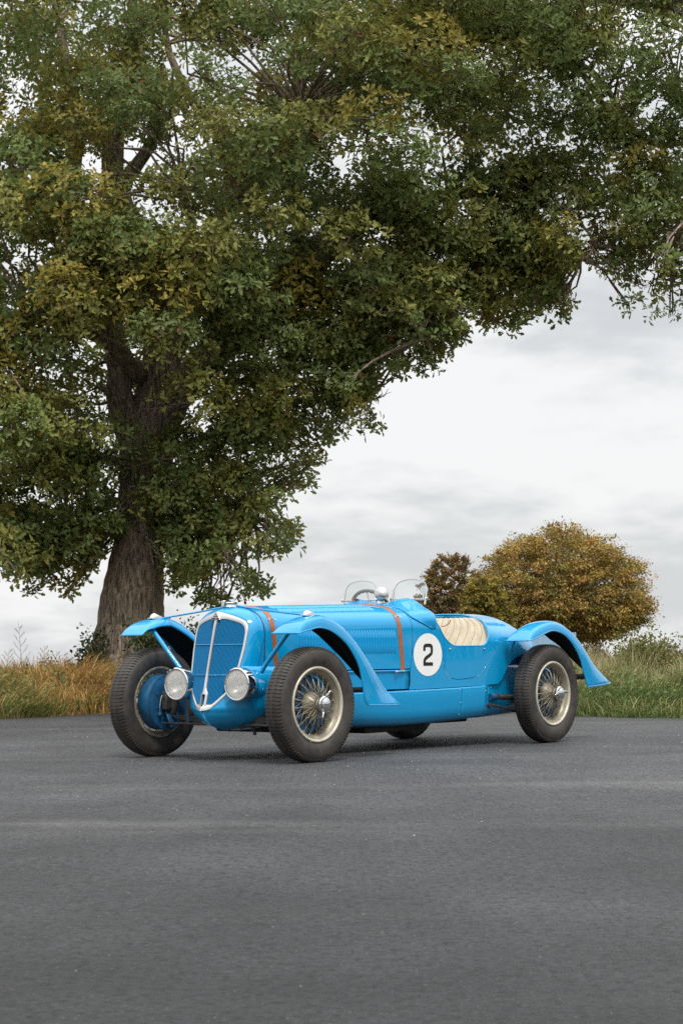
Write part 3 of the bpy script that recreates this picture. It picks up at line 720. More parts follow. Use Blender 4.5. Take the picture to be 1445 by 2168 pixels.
blades('grass', 'straw coloured stalks poking through the green strip', 2600, (2.2, 5.4), band(-.02, 1.4), (.2, .42), [(.50, .40, .22), (.42, .33, .16), (.30, .27, .11)], lean=.8, seed=28, width=.006, wind=(.4, 0))
blades('meadow', 'rough pale meadow falling away beyond the verge', 40000, (-16, 22), lambda x, r: 28 + 60 * r.random(len(x)) ** 1.4, (.25, .55), [(.26, .22, .10), (.20, .20, .08), (.16, .19, .07), (.32, .26, .13)], lean=.4, seed=26, width=.02)

def undergrowth(name, label, n, xr, d0, d1, hr, cols, size, seed):
    r_ = np.random.default_rng(seed); x = r_.uniform(*xr, n); y = edge_y(x) + d0 + (d1 - d0) * r_.random(n) ** 1.2
    keep = (np.sin(x * 3.7 + seed) * np.sin(y * 2.9 + x) + .35 * r_.normal(size=n)) > .15; x, y = x[keep], y[keep]; n = len(x)
    z = ground_z(x, y) + hr * r_.random(n) ** 1.3
    pc = np.array(cols)[np.clip(((np.sin(x * 2.3 + y + seed) * .5 + .5) * len(cols)).astype(int), 0, len(cols) - 1)] * r_.uniform(.7, 1.3, (n, 1))
    o = leaves_mesh(name, np.stack([x, y, z], 1), rot_from(r_.normal(size=(n, 3)) + np.array([0, -.4, .2]), r_.normal(size=(n, 3)) * .6 + np.array([0, -.2, 1])), r_.uniform(.6, 1.4, n) * size, pc, M['leaf'], None, (SIMPLE_V, SIMPLE_F))
    tag(o, label, kind='stuff')
undergrowth('undergrowth', 'rusty and green leafy weeds among the golden grass', 15000, (-5.4, -1.2), .0, 3.4, .40, [(.25, .15, .05), (.12, .16, .045), (.36, .24, .09), (.10, .14, .04), (.22, .19, .06)], .055, 51)
undergrowth('undergrowth', 'broad leafy weeds in the green grass behind the car tail', 9000, (2.2, 5.2), .1, 3.0, .36, [(.13, .20, .06), (.22, .24, .08), (.10, .16, .05), (.28, .23, .09)], .05, 53)
def hedge():
    r_ = np.random.default_rng(61); n = 9000; x = r_.uniform(14, 34, n); y = 145 + r_.uniform(0, 8, n)
    z = ground_z(x, y) + (1.2 + .5 * np.sin(x * 1.1) + .35 * np.sin(x * 2.7)) * r_.random(n) ** .7
    c = np.array([(.06, .07, .03), (.09, .085, .04), (.11, .09, .045)])[r_.integers(0, 3, n)] * r_.uniform(.8, 1.2, (n, 1))
    tag(leaves_mesh('hedge', np.stack([x, y, z], 1), rot_from(r_.normal(size=(n, 3)), r_.normal(size=(n, 3)) + np.array([0, 0, 1])), r_.uniform(.16, .34, n), c, M['leaf_far'], None, (SIMPLE_V, SIMPLE_F)), 'far low hedge on the skyline right of the copper tree', kind='stuff')
hedge()

# ------------------------------------------------------------------ shrubs and weeds of the verge
def bush(name, label, px, py, Y, w, h, n, cols, cat='shrub', seed=1, leaf=.05, stems=14, berries=0, flower=False, shape=1.0, depth=.7):
    r_ = np.random.default_rng(seed)
    b = at(px, py, Y); gz = float(ground_z(np.array([b[0]]), np.array([Y]))[0])
    root = empty(name, (b[0], Y, gz)); tag(root, label, cat)
    ends = []
    for k in range(stems):
        e_ = np.array([r_.uniform(-.5, .5) * w, r_.uniform(-.5, .5) * w * depth, h * (1 - .6 * abs(r_.normal(0, .45)))]); e_[2] = max(e_[2], h * .3)
        s = np.array([e_[0] * .35, e_[1] * .35, -.05]); m_ = s * .5 + e_ * .5 + np.array([r_.normal() * .05, r_.normal() * .05, h * .1])
        mb = MB(); mb.tube([s, m_, e_], [.012, .008, .003], n=5); mb.build('stem', M['stem'], root, sharp=None)
        for f in np.linspace(.35, 1.0, 12): ends.append((1 - f) ** 2 * s + 2 * f * (1 - f) * m_ + f * f * e_)
    ends = np.array(ends)
    p = ends[r_.integers(0, len(ends), n)] + r_.normal(size=(n, 3)) * np.array([.09, .09, .07]) * (w ** .5)
    d = r_.normal(size=(n, 3)) + np.array([0, -.2, .1]); up = np.array([0, -.25, 1]) + r_.normal(size=(n, 3)) * .5
    c = np.array(cols)[r_.integers(0, len(cols), n)] * r_.uniform(.7, 1.3, (n, 1))
    o = leaves_mesh('leaves', p, rot_from(d, up), r_.uniform(.6, 1.3, n) * leaf, c, M['leaf'], root, (SIMPLE_V, SIMPLE_F)); o['kind'] = 'stuff'
    for k in range(berries):
        q = ends[r_.integers(len(ends) // 3, len(ends))] + np.array([r_.normal() * .08, -abs(r_.normal()) * .18, r_.normal() * .06])
        mb = MB(); mb.lathe([(0, -.018), (.012, -.012), (.016, 0), (.012, .012), (0, .018)], q, (0, 0, 1), n=8); mb.build('rose_hip', M['hip'], root)
    if flower:
        q = flower; mb = MB()
        for k in range(7):
            a = k * .9; mb.tube([q, (q[0] + .03 * math.cos(a), q[1], q[2] + .03 * math.sin(a) + .005)], [.012, .016], n=6)
        mb.build('flower', M['pink'], root)
        mb = MB(); mb.tube([(q[0] - .15, q[1], q[2] - .5), q], .004, n=5); mb.build('flower_stem', M['stem'], root)
    return root
GRN = [(.035, .065, .022), (.05, .085, .025), (.075, .10, .03), (.03, .05, .02)]
bush('rose_bush', 'dark green rose bush with red hips right of the oak trunk', 372, 1370, 25.2, 1.15, .92, 5200, GRN, seed=31, leaf=.055, berries=9, stems=22, flower=(.56, -.1, 1.02))
bush('shrub', 'low bright green bush at the oak foot behind the front wheel', 335, 1395, 24.4, .9, .42, 1300, [(.06, .12, .03), (.08, .14, .035), (.05, .09, .025)], seed=32, leaf=.06, stems=14)
bush('ivy_shoot', 'dark ivy growth hugging the left side of the oak trunk', 192, 1360, 26.3, .46, .86, 900, GRN, cat='ivy', seed=33, leaf=.06, stems=12)
bush('shrub', 'brownish low bush in the golden grass left of the oak', 155, 1390, 25.6, .75, .50, 900, [(.09, .085, .025), (.12, .075, .025), (.06, .075, .02)], seed=34, leaf=.05, stems=12)
bush('shrub', 'yellow green leafy bush in the pale grass at far right', 1412, 1440, 22.6, 1.15, .74, 3600, [(.14, .17, .03), (.20, .20, .04), (.09, .12, .03), (.17, .14, .03)], seed=35, leaf=.045, stems=22)
bush('shrub', 'loose airy bush left of the yellow green bush', 1372, 1420, 23.4, .8, .66, 700, [(.08, .10, .03), (.11, .12, .035)], seed=36, leaf=.04, stems=14)
def weed(label, px, py, Y, h, seed):
    r_ = np.random.default_rng(seed); b = at(px, py, Y); gz = float(ground_z(np.array([b[0]]), np.array([Y]))[0])
    mb = MB(); t = r_.normal() * .05
    mb.tube([(0, 0, 0), (t * .4, 0, h * .5), (t, 0, h)], [.004, .003, .0015], n=5)
    for k in range(9):
        f = .45 + .055 * k; s = (-1) ** k; q = np.array([t * f, 0, h * f]); l = .16 * (1.15 - f)
        mb.tube([q, q + np.array([s * l * .6, r_.normal() * .03, l * .7]), q + np.array([s * l, r_.normal() * .05, l * 1.3])], [.0025, .002, .001], n=4)
        for j in range(4):
            e_ = q + np.array([s * l * (.5 + .15 * j), r_.normal() * .03, l * (.6 + .22 * j)])
            mb.lathe([(0, -.008), (.005, 0), (0, .009)], e_, (0, 0, 1), n=5)
    o = mb.build('dry_weed', M['stem'], None, sharp=None); o.location = (b[0], Y, gz)
    return tag(o, label, 'weed')
weed('tallest dry branching weed stalk standing in the golden grass', 50, 1400, 24.0, .95, 41)
weed('dry weed stalk midway between tall weed and ivied oak trunk', 92, 1400, 23.8, .66, 42)
weed('short dry weed stalk close to the brownish low bush', 118, 1400, 24.3, .58, 43)
weed('dry weed stalk at the outer left end of the golden verge', 8, 1400, 24.2, .62, 44)
weed('thin dead stalk leaning above the loose airy bush', 1352, 1400, 24.6, .85, 45)

# ================================================================== the racing car
# car space: u backwards from the front axle, v towards the near side, z up  ->  local (u, -v, z)
CAR_A, CAR_X, CAR_Y = 0.6614, -0.7664, 13.3635
car = empty('racing_car', (CAR_X, CAR_Y, 0.0), math.pi / 2 - CAR_A)
tag(car, 'sky blue vintage open racing car with white number disc on its side', 'car')
def K(u, v, z): return (u, -v, z)
# ---- body sections
US  = [-.02, .12, .60, 1.36, 1.75, 2.2, 2.5, 2.8, 3.1, 3.4, 3.7, 3.9, 3.98]
W_  = [.272, .296, .352, .437, .479, .518, .532, .515, .455, .36, .235, .11, .02]
ZT_ = [1.028, 1.035, 1.044, 1.060, 1.062, 1.03, 1.00, 1.002, .950, .880, .765, .64, .56]
Z0_ = [.86, .86, .86, .86, .86, .82, .76, .72, .66, .60, .55, .50, .48]
N_  = [2.25, 2.3, 2.5, 2.7, 2.7, 2.6, 2.45, 2.3, 2.15, 2.0, 2.0, 2.0, 2.0]
TK_ = [.035, .028, .010, .0, .0, .0, .005, .02, .03, .04, .04, .03, .0]
ZL  = .44
def par(u): return [spl(u, US, a) for a in (W_, ZT_, Z0_, N_, TK_)]
def S(u, t, off=0.0):
    """point of the body skin, near half; t 0 ridge .. 0.6 widest .. 1 lower edge; off = outward offset"""
    u = np.asarray(u, float); t = np.asarray(t, float); u, t = np.broadcast_arrays(u, t)
    w, zt, z0, n, tk = par(u)
    th = np.clip(t / .6, 0, 1) * math.pi / 2
    v1 = w * np.sin(th) ** (2 / n); z1 = z0 + (zt - z0) * np.maximum(np.cos(th), 0) ** (2 / n)
    f = np.clip((t - .6) / .4, 0, None)
    v2 = w - tk * f ** 1.6; z2 = z0 - (z0 - ZL) * f
    v = np.where(t < .6, v1, v2); z = np.where(t < .6, z1, z2)
    P = np.stack([u, v, z], -1)
    if np.any(off):
        P = P + SN(u, t) * np.asarray(off)[..., None] if np.ndim(off) else P + SN(u, t) * off
    return P
def SN(u, t):
    e = 1e-3
    t = np.clip(t, .004, None)
    a = S(u + e, t) - S(u - e, t); b = S(u, t + e) - S(u, np.maximum(t - e, 0.0))
    return unit(np.cross(a, b)) * 1.0
_s = SN(np.array(1.0), np.array(.8)); SGN = 1.0 if _s[1] > 0 else -1.0
_SN = SN
def SN(u, t): return _SN(u, t) * SGN
def t_of_z(u, z):
    w, zt, z0, n, tk = [float(x) for x in par(u)]
    if z < z0: return .6 + .4 * (z0 - z) / (z0 - ZL)
    c = min(max((z - z0) / (zt - z0), 0), 1) ** (n / 2)
    return .6 * math.acos(c) / (math.pi / 2)
def uz(pts): return [(u, t_of_z(u, z)) for u, z in pts]
TS = .95     # metres per unit of t, for meshing
def densify(poly, step=.012):
    out = []
    m = len(poly)
    for i in range(m):
        a = np.array(poly[i], float); b = np.array(poly[(i + 1) % m], float)
        d = (b - a) * np.array([1, TS]); k = max(1, int(math.ceil(np.hypot(*d) / step)))
        for j in range(k): out.append(tuple(a + (b - a) * j / k))
    return out
def patch(poly, step=.022, off=0.0, th=.006):
    """skin cut out of the body surface along a closed outline in (u,t) -> list of verts, faces (car space)"""
    B = densify(poly)
    A = np.array(B)
    us = np.arange(A[:, 0].min(), A[:, 0].max(), step); ts = np.arange(A[:, 1].min(), A[:, 1].max(), step / TS)
    g = np.array([(u + (.5 * step if j % 2 else 0), t) for j, t in enumerate(ts) for u in us])
    ins = in_poly(g[:, 0], g[:, 1], A); g = g[ins]
    if len(g):
        dm = ((((g[:, None] - A[None]) * np.array([1, TS])) ** 2).sum(-1)).min(1)
        g = g[dm > (step * .55) ** 2]
    pts = [Vector((u, t * TS)) for u, t in B] + [Vector((u, t * TS)) for u, t in g]
    r = delaunay_2d_cdt(pts, [], [list(range(len(B)))], 1, 1e-6)
    Q = np.array([(p.x, p.y / TS) for p in r[0]])
    F = [tuple(f) for f in r[2]]
    return Q, F
def skin(name, polys, material, parent, sides=(1, -1), off=0.0, th=.005, step=.022, mats=None, label=None):
    """body panel with thickness, cut from the body surface by (u,t) outlines, mirrored where asked"""
    V = []; F = []; NV = []; kind = []
    for poly in polys:
        Q, T = patch(poly, step)
        P = S(Q[:, 0], Q[:, 1], off); Nn = SN(Q[:, 0], Q[:, 1]); n = len(P)
        for sgn in sides:
            b = len(V)
            m = np.array([1, -sgn, 1])
            Po, No = P * m, Nn * m
            cnt = {}
            for f in T:
                i, j, k = f
                fn = np.cross(Po[j] - Po[i], Po[k] - Po[i])
                if np.dot(fn, No[i]) < 0: f = (i, k, j)
                F.append(tuple(x + b for x in f)); kind.append(0)
                F.append(tuple(x + b + n for x in f[::-1])); kind.append(1)
                for e1, e2 in ((f[0], f[1]), (f[1], f[2]), (f[2], f[0])):
                    if (e2, e1) in cnt: del cnt[(e2, e1)]
                    else: cnt[(e1, e2)] = 1
            for e1, e2 in cnt:
                if abs(Po[e1][1]) < 1e-4 and abs(Po[e2][1]) < 1e-4: continue
                F.append((e2 + b, e1 + b, e1 + b + n, e2 + b + n)); kind.append(2)
            V += list(Po) + list(Po - No * th); NV += list(No) + list(-No)
    o = mesh_np(name, V, F, material, parent)
    me = o.data
    LN = []
    for p, k in zip(me.polygons, kind):
        for vi in p.vertices: LN.append(tuple(NV[vi]) if k < 2 else (0, 0, 0))
    me.normals_split_custom_set(LN)
    if label: o['label'] = label
    return o
def arc(a, b, bul, n=8):
    """points from a to b bulging sideways"""
    a = np.array(a, float); b = np.array(b, float); d = b - a; nrm = np.array([-d[1], d[0]])
    return [tuple(a + d * f + nrm * bul * 4 * f * (1 - f)) for f in np.linspace(0, 1, n)[1:-1]]
G = .0028   # half gap at panel joints
# ---- bonnet: joint curve at the front follows the radiator shell
def fr_u(t): return .028 - .055 * max(0, (t - .55)) / .45 * -1 * .6 - (.0 if t > .3 else 0)
tb = lambda u: t_of_z(u, .588)
front = [(.035 + .035 * max(0, t - .5), t) for t in np.linspace(0, tb(.05), 14)]
bon = front + [(u, tb(u) - .004) for u in np.linspace(.3, 1.45, 6)] + [(1.462 + .03 * math.sin(min(1, t / .62) * math.pi * .5) * (1 if t < .7 else max(0, (tb(1.46) - t) / .12)), t) for t in np.linspace(tb(1.46) - .004, 0, 12)]
bonnet = skin('bonnet', [bon], M['blue'], car)
# ---- cabin, scuttle and tail, one shell with the cockpit opening
cut = [(1.749, .95), (1.775, .917), (1.80, .880), (1.836, .829), (1.885, .787), (1.942, .757), (1.997, .751), (2.15, .751), (2.295, .752), (2.335, .764), (2.362, .79), (2.385, .83), (2.41, .875), (2.445, .918), (2.49, .952)]
cut = [tuple(p) for p in catmull(cut, 3)]
door_e = [(1.838, .829), (1.841, .72), (1.848, .60), (1.860, .563), (1.885, .533), (1.92, .514), (1.97, .504), (2.048, .502), (2.16, .510), (2.225, .522), (2.285, .550), (2.325, .583), (2.35, .62), (2.366, .675), (2.377, .755), (2.381, .825)]
dpts = [tuple(p) for p in catmull(door_e, 3)]
cut_f = [p for p in cut if p[0] < 1.838]; cut_m = [p for p in cut if 1.838 <= p[0] <= 2.381]; cut_r = [p for p in cut if p[0] > 2.381]
arch = [(3.42, .445), (3.36, .55), (3.22, .63), (3.05, .675), (2.88, .68), (2.75, .655), (2.66, .606), (2.60, .545), (2.55, .492), (2.49, .462)]
def joint_u(t): return 1.462 + .03 * math.sin(min(1, t / .62) * math.pi * .5) * (1 if t < .7 else max(0, (tb(1.46) - t) / .12)) + 2 * G
cab = [(joint_u(t), t) for t in np.linspace(0, .96, 14)] 
cab = cab[::-1] + [(1.745, 0)] + [(1.746, t) for t in np.linspace(.05, t_of_z(1.746, .955), 5)] + uz(cut_f) + uz(dpts) + uz(cut_r) \
    + [(2.52, .16), (2.535, .10), (2.545, .05), (2.548, 0)] + [(u, 0) for u in np.linspace(2.6, 3.975, 12)] + [(3.97, .5), (3.93, .9), (3.6, 1.0)] + uz(arch) + uz([(2.3, .4535), (1.9, .4455), (1.455, .439)])
body = skin('body_shell', [cab], M['blue'], car, step=.024)
# doors
def offset_in(poly, d):
    P = np.array(poly); c = P.mean(0); return [tuple(c + (p - c) * (1 - d / max(1e-6, np.hypot(*(p - c))))) for p in P]
dl = dpts + cut_m[::-1]
dl = offset_in(dl, .005)
for sd_ in (1, -1):
    dr = skin('door', [uz(dl)], M['blue'], car, sides=(sd_,), off=.001)
    mb = MB()
    for (u, z) in ((1.905, .728), (2.312, .727)):
        p = S(u, t_of_z(u, z), .002); mb.lathe([(.009, 0), (.008, .004), (.004, .007), (0, .008)], K(p[0], sd_ * p[1], p[2]), K(0, sd_, 0), n=10)
    mb.build('door_stud', M['chrome'], dr)
    mb = MB()
    for z in (.735, .66, .60):
        p = S(1.840, t_of_z(1.84, z), .003); mb.tube([K(p[0], sd_ * p[1], p[2] - .012), K(p[0], sd_ * p[1], p[2] + .012)], .004, n=6)
    mb.build('hinge', M['blue'], dr)
# rolled bead along the cockpit edge
mb = MB()
edge = [(1.746, .02), (1.746, .15), (1.746, .3)] + uz([(1.747, .955)] + cut_f + cut_m + cut_r) + [(2.52, .16), (2.54, .08), (2.548, .0)]
for sd_ in (1, -1):
    pts = [S(u, t, -.004) for u, t in edge]; C = catmull(pts, 2)
    mb.tube([K(p[0], sd_ * p[1], p[2]) for p in C], .0075, n=8)
mb.build('cockpit_bead', M['blue'], car)
# turned-in lip of the tail in front of the seat back
mb = MB(); rows = []
lip = uz(cut_r[-10:]) + [(2.52, .16), (2.54, .08), (2.548, .0)]
for sd_ in (1, -1):
    A = np.array([S(u, t, -.004) for u, t in lip]); B_ = A + np.array([.008, 0, -.036]); B_[:, 1] *= .97
    mb.grid(np.array([[K(p[0], sd_ * p[1], p[2]) for p in r] for r in (A, (A + B_) / 2 + np.array([-.004, 0, -.004]), B_)]))
mb.build('tail_lip', M['blue'], car, solid=.003)
# tonneau studs along the rim
for u, t, hgt in ((2.45, .30, .012), (2.54, .10, .014), (2.545, .06, .014), (2.54, .2, .012), (2.47, .33, .012)):
    for sd_ in (1, -1):
        p = S(u + .02, t, 0); mb = MB(); mb.tube([K(p[0], sd_ * p[1], p[2] - .003), K(p[0], sd_ * p[1], p[2] + hgt)], [.0045, .0035], n=8); mb.build('stud', M['chrome'], body)
# ---- side panels under the bonnet, and the ledge they carry
def side_v(u): return float(spl(u, US, W_))
for sd_ in (1, -1):
    mb = MB(); rows = []
    for u in np.linspace(.10, 1.452, 28):
        w = side_v(u) - .002; q = spl(u, US, TK_) 
        rows.append([K(u, sd_ * (w + dv - q * f), z) for dv, z, f in ((-.020, .584, .6), (.010, .583, .6), (.013, .579, .6), (.012, .572, .6), (.003, .566, .65), (.001, .52, .8), (0, .446, 1), (-.02, .442, 1))])
    mb.grid(np.array(rows)).build('side_panel', M['blue'], car, solid=.004, sharp=50)
# ---- lower valance
VU = [.34, .9, 1.45, 1.97, 2.33]; VB = [.205, .186, .178, .193, .207]; VT = [.430, .430, .4345, .4425, .4525]
for sd_ in (1, -1):
    mb = MB(); rows = []
    for u in np.concatenate([np.linspace(.34, 2.02, 36), [2.023]]):
        w = side_v(u); zt = float(spl(u, VU, VT)); zb = float(spl(u, VU, VB))
        rows.append([K(u, sd_ * (w + dv), z) for dv, z in ((-.012, zt), (.006, zt), (.012, zt - .004), (.013, zt - .012), (.010, zt - .06), (.006, zb + .11), (-.004, zb + .065), (-.022, zb + .033), (-.055, zb + .010), (-.11, zb), (-.30, zb - .002))])
    va = mb.grid(np.array(rows)).build('valance', M['blue'], car, solid=.003, sharp=60)
    mb = MB(); rows = []
    for u in np.linspace(2.027, 2.335, 10):
        w = side_v(u); zt = float(spl(u, VU, VT)); zb = float(spl(u, VU, VB))
        rows.append([K(u, sd_ * (w + dv), z) for dv, z in ((-.012, zt), (.006, zt), (.012, zt - .004), (.013, zt - .012), (.010, zt - .06), (.006, zb + .11), (-.004, zb + .065), (-.022, zb + .033), (-.055, zb + .010), (-.11, zb), (-.30, zb - .002))])
    vb = mb.grid(np.array(rows)).build('valance', M['blue'], car, solid=.003, sharp=60)
    for u, z in ((2.005, .425), (2.008, .33), (2.006, .243), (2.315, .41)):
        w = side_v(u); zb = float(spl(u, VU, VB)); dv = .011 if z > zb + .12 else (.0065 if z > zb + .08 else -.004)
        mb = MB(); mb.lathe([(.006, 0), (.005, .003), (0, .0045)], K(u, sd_ * (w + dv), z), K(0, sd_, 0), n=8); mb.build('rivet', M['chrome'], va)
    # rear lower flank, set back behind the wheel arch
    mb = MB(); rows = []
    for u in np.linspace(2.339, 3.75, 24):
        k = (u - 2.339) / 1.41
        w = side_v(2.339) - .006 - .07 * min(1, k * 2.2) ** .8 - .16 * max(0, k - .45); zb = .207 + .035 * k
        rows.append([K(u, sd_ * (w + dv), z) for dv, z in ((-.05, .70 - .08 * k), (0, .56), (.003, .44), (.004, .36), (-.004, zb + .07), (-.03, zb + .028), (-.09, zb), (-.3, zb))])
    fl = mb.grid(np.array(rows)).build('rear_flank', M['blue'], car, solid=.003, sharp=60)
    for u, z in ((2.415, .435), (2.60, .50), (2.585, .475)):
        w = side_v(2.339) - .006 - .07 * min(1, (u - 2.339) / 1.41 * 2.2) ** .8; mb = MB(); mb.lathe([(.006, 0), (.005, .003), (0, .005)], K(u, sd_ * (w + .004), z), K(0, sd_, 0), n=8); mb.build('rivet', M['chrome'], fl)
# dark undertray and sump, and an inner shell that keeps the panel gaps dark
mb = MB(); mb.box(K(1.3, 0, .20), (2.2, .62, .05)).box(K(1.55, .05, .165), (.75, .42, .07)).box(K(1.0, -.05, .16), (.5, .3, .06)).build('undertray', M['black'], car, smooth=False, bevel=.015)
mb = MB(); mb.tube([K(.9, -.28, .15), K(1.8, -.28, .13), K(2.6, -.26, .17), K(3.5, -.26, .22)], .032, n=12).build('exhaust_pipe', M['dark'], car)
mb = MB(); rows = []
for u in np.linspace(.06, 1.70, 20):
    P = [S(u, t, -.02) for t in np.linspace(0, .97, 14)]
    rows.append([K(p[0], -p[1], p[2]) for p in P[::-1]] + [K(p[0], p[1], p[2]) for p in P[1:]])
mb.grid(np.array(rows)).build('inner_shell', M['black'], car)
mb = MB(); mb.add([K(1.70, v, z) for v, z in ((-.46, .44), (.46, .44), (.44, .95), (.3, 1.03), (-.3, 1.03), (-.44, .95))], [(0, 1, 2, 3, 4, 5)]); mb.box(K(2.0, 0, .42), (.9, .9, .03)); mb.box(K(2.62, 0, .62), (.02, .84, .5)).build('bulkhead', M['black'], car, smooth=False)

# ---- scuttle fairing: the two humps in front of the cockpits
def fairing_rows():
    rows = []
    for s in np.linspace(0, 1, 16):
        P = []
        for t in np.linspace(0, .585, 40):
            k = t / .585
            u0 = 1.525 - .02 * math.sin(k * math.pi) + (.19 * max(0, (k - .70) / .30) ** 1.7)
            u = u0 + (1.744 - u0) * s
            e = s * s * (3 - 2 * s)
            v = float(S(u, t)[1])
            hump = .012 + .044 * math.exp(-((v - .235) / .12) ** 2) 
            side = .030 * max(0, min(1, (k - .45) / .25)) * (1 - max(0, (k - .80) / .20) ** 1.3)
            off = .0035 + e * max(hump * (1 - max(0, (k - .62) / .38)), side if k > .5 else 0, (.7 * hump + .6 * side if k > .45 else 0) * (1 - max(0, (k - .8) / .2)))
            P.append(S(u, t, off))
        rows.append(P)
    return rows
R_ = fairing_rows()
mb = MB()
for sd_ in (1, -1): mb.grid(np.array([[K(p[0], sd_ * p[1], p[2]) for p in r] for r in R_]))
fair = mb.build('scuttle_fairing', M['blue'], car, weld=.0008, solid=.004, sharp=60)
mb = MB()
for sd_ in (1, -1):
    fl_ = R_[0]; mb.tube([K(p[0] - .002, sd_ * p[1], p[2] + .001) for p in fl_[16:]], .005, n=6)
mb.build('fairing_flange', M['blue'], fair)
for k in (22, 26, 30, 34, 38):
    p = R_[0][k]; mb = MB(); mb.lathe([(.006, 0), (.005, .005), (0, .007)], K(p[0] - .006, p[1] + .001, p[2]), K(-.3, .9, .3), n=8); mb.build('rivet', M['blue'], fair)

# ---- nose: radiator shell, surround, slats
GZ = [.333, .345, .38, .412, .445, .50, .55, .62, .675, .74, .80, .85, .885, .916, .94, .96, .983, 1.0]
GW = [.0, .057, .10, .130, .159, .187, .203, .2165, .2235, .2305, .2335, .2335, .231, .218, .19, .141, .068, .0]
def g_uc(z): return float(np.interp(z, [.333, .363, .477, .946, 1.0], [-.301, -.287, -.257, -.142, -.122]))
def G_(v, z, off=0.0): return (g_uc(z) + .34 * abs(v) * (1 if abs(v) > .012 else abs(v) / .012) - off, v, z)
outl = catmull(np.array([(w, z) for w, z in zip(GW, GZ)])[::-1], 4)    # from top peak to bottom tip
outl[:, 0] = np.maximum(outl[:, 0], 0)
def inner(outl, d):
    P = outl; T = np.gradient(P, axis=0); n_ = np.stack([T[:, 1], -T[:, 0]], 1); n_ = unit(n_)
    n_ *= np.sign((n_ * (np.array([.0, .68]) - P)).sum(1))[:, None]
    return P + n_ * (np.asarray(d)[:, None] if np.ndim(d) else d)
wid = np.interp(outl[:, 1], [.333, .40, .5, .85, .95, 1.0], [.022, .0195, .0155, .0175, .030, .034])
inn = inner(outl, wid); inn[:, 0] = np.maximum(inn[:, 0], .008)
inn[:, 1] = np.clip(inn[:, 1], .375, .948)
def resample(P, n):
    P = np.asarray(P); d = np.concatenate([[0], np.cumsum(np.linalg.norm(np.diff(P, axis=0), axis=1))]); s = np.linspace(0, d[-1], n)
    return np.stack([np.interp(s, d, P[:, k]) for k in range(P.shape[1])], 1)
grille = MB()
mb = MB()
for sd_ in (1, -1):
    rows = []
    for (ow, oz), (iw, iz) in zip(outl, inn):
        mw, mz = (ow + iw) / 2, (oz + iz) / 2
        rows.append([K(*G_(sd_ * ow, oz, -.006)), K(*G_(sd_ * ow, oz, .001)), K(*G_(sd_ * (.75 * ow + .25 * iw), .75 * oz + .25 * iz, .004)), K(*G_(sd_ * (.3 * ow + .7 * iw), .3 * oz + .7 * iz, .004)), K(*G_(sd_ * iw, iz, .001)), K(*G_(sd_ * iw, iz, -.012))])
    mb.grid(np.array(rows))
gr = mb.build('grille', M['alloy'], car, sharp=50)
# centre bar with the crank slot at its foot
mb = MB()
def bar_sec(z, hw): return [K(*G_(v, z, o)) for v, o in ((-hw, -.012), (-hw, .003), (-hw * .5, .007), (hw * .5, .007), (hw, .003), (hw, -.012))]
mb.grid(np.array([bar_sec(z, hw) for z, hw in ((.952, .015), (.93, .0115), (.9, .009), (.75, .0078), (.6, .0082), (.49, .0105), (.468, .017), (.452, .026), (.444, .028))]))
for a in (-1, 1):
    mb.grid(np.array([[K(*G_(a * v, z, o)) for v, o in ((.0285, -.012), (.0285, .003), (.022, .007), (.0155, .006), (.0125, -.010))] for z in (.446, .43, .40, .385, .372)]))
n_ = 8
mb.grid(np.array([[K(*G_(.0285 * math.cos(th) * r, .438 + (.012 if r < .7 else .016) * math.sin(th), .0065)) for r in (.45, 1.0)] for th in np.linspace(0, math.pi, n_)]))
mb.build('centre_bar', M['alloy'], gr, sharp=50)
mb = MB()
mb.grid(np.array([[K(*G_(v, z, o)) for v, o in ((-w, .002), (-w * .5, .0055), (0, .006), (w * .5, .0055), (w, .002))] for z, w in ((.334, .003), (.345, .022), (.355, .032), (.364, .032))]))
mb.build('grille_foot', M['alloy'], gr, sharp=50)
mb = MB()
mb.add([K(*G_(v, z, -.022)) for v, z in ((-.012, .36), (.012, .36), (.012, .445), (-.012, .445))], [(0, 1, 2, 3)]).build('crank_slot', M['black'], gr)
# vertical slats, one by one
iw_at = lambda z: float(np.interp(z, inn[::-1, 1], inn[::-1, 0]))
def z_range(v):
    zz = [z for z in np.linspace(.365, .957, 200) if np.interp(z, inn[::-1, 1], inn[::-1, 0]) > v - .002]
    return (min(zz), max(zz)) if zz else None
npl = 23
for sd_ in (1, -1):
    for i in range(npl):
        v = .0165 + (.209 - .0165) * i / (npl - 1)
        zr = z_range(v)
        if zr is None or zr[1] - zr[0] < .03: continue
        z_a, z_b = zr
        if v < .032: z_a = max(z_a, .47 if v < .02 else .45)
        mb = MB(); h = .0023
        zs = np.linspace(z_a, z_b, 4)
        rows = []
        for z in zs:
            u = g_uc(z) + .34 * v
            rows.append([K(u + .022, sd_ * (v - h * .4), z), K(u + .004, sd_ * (v - h), z), K(u, sd_ * v, z), K(u + .004, sd_ * (v + h), z), K(u + .022, sd_ * (v + h * .4), z)])
        mb.grid(np.array(rows)).build('slat', M['blue_grille'], gr, sharp=None)
for z0 in (.775, .571):
    for sd_ in (1, -1):
        w = iw_at(z0); mb = MB(); mb.tube([K(*G_(sd_ * v, z0, .001)) for v in np.linspace(.012, w, 8)], .0026, n=6).build('cross_wire', M['blue'], gr)
mb = MB()
for sd_ in (1, -1):
    mb.grid(np.array([[K(g_uc(z) + .34 * abs(v) + .03, sd_ * v, z) for v in np.linspace(0, max(.01, iw_at(z)) + .012, 6)] for z in np.linspace(.36, .96, 20)]))
mb.build('radiator_core', M['core'], gr)
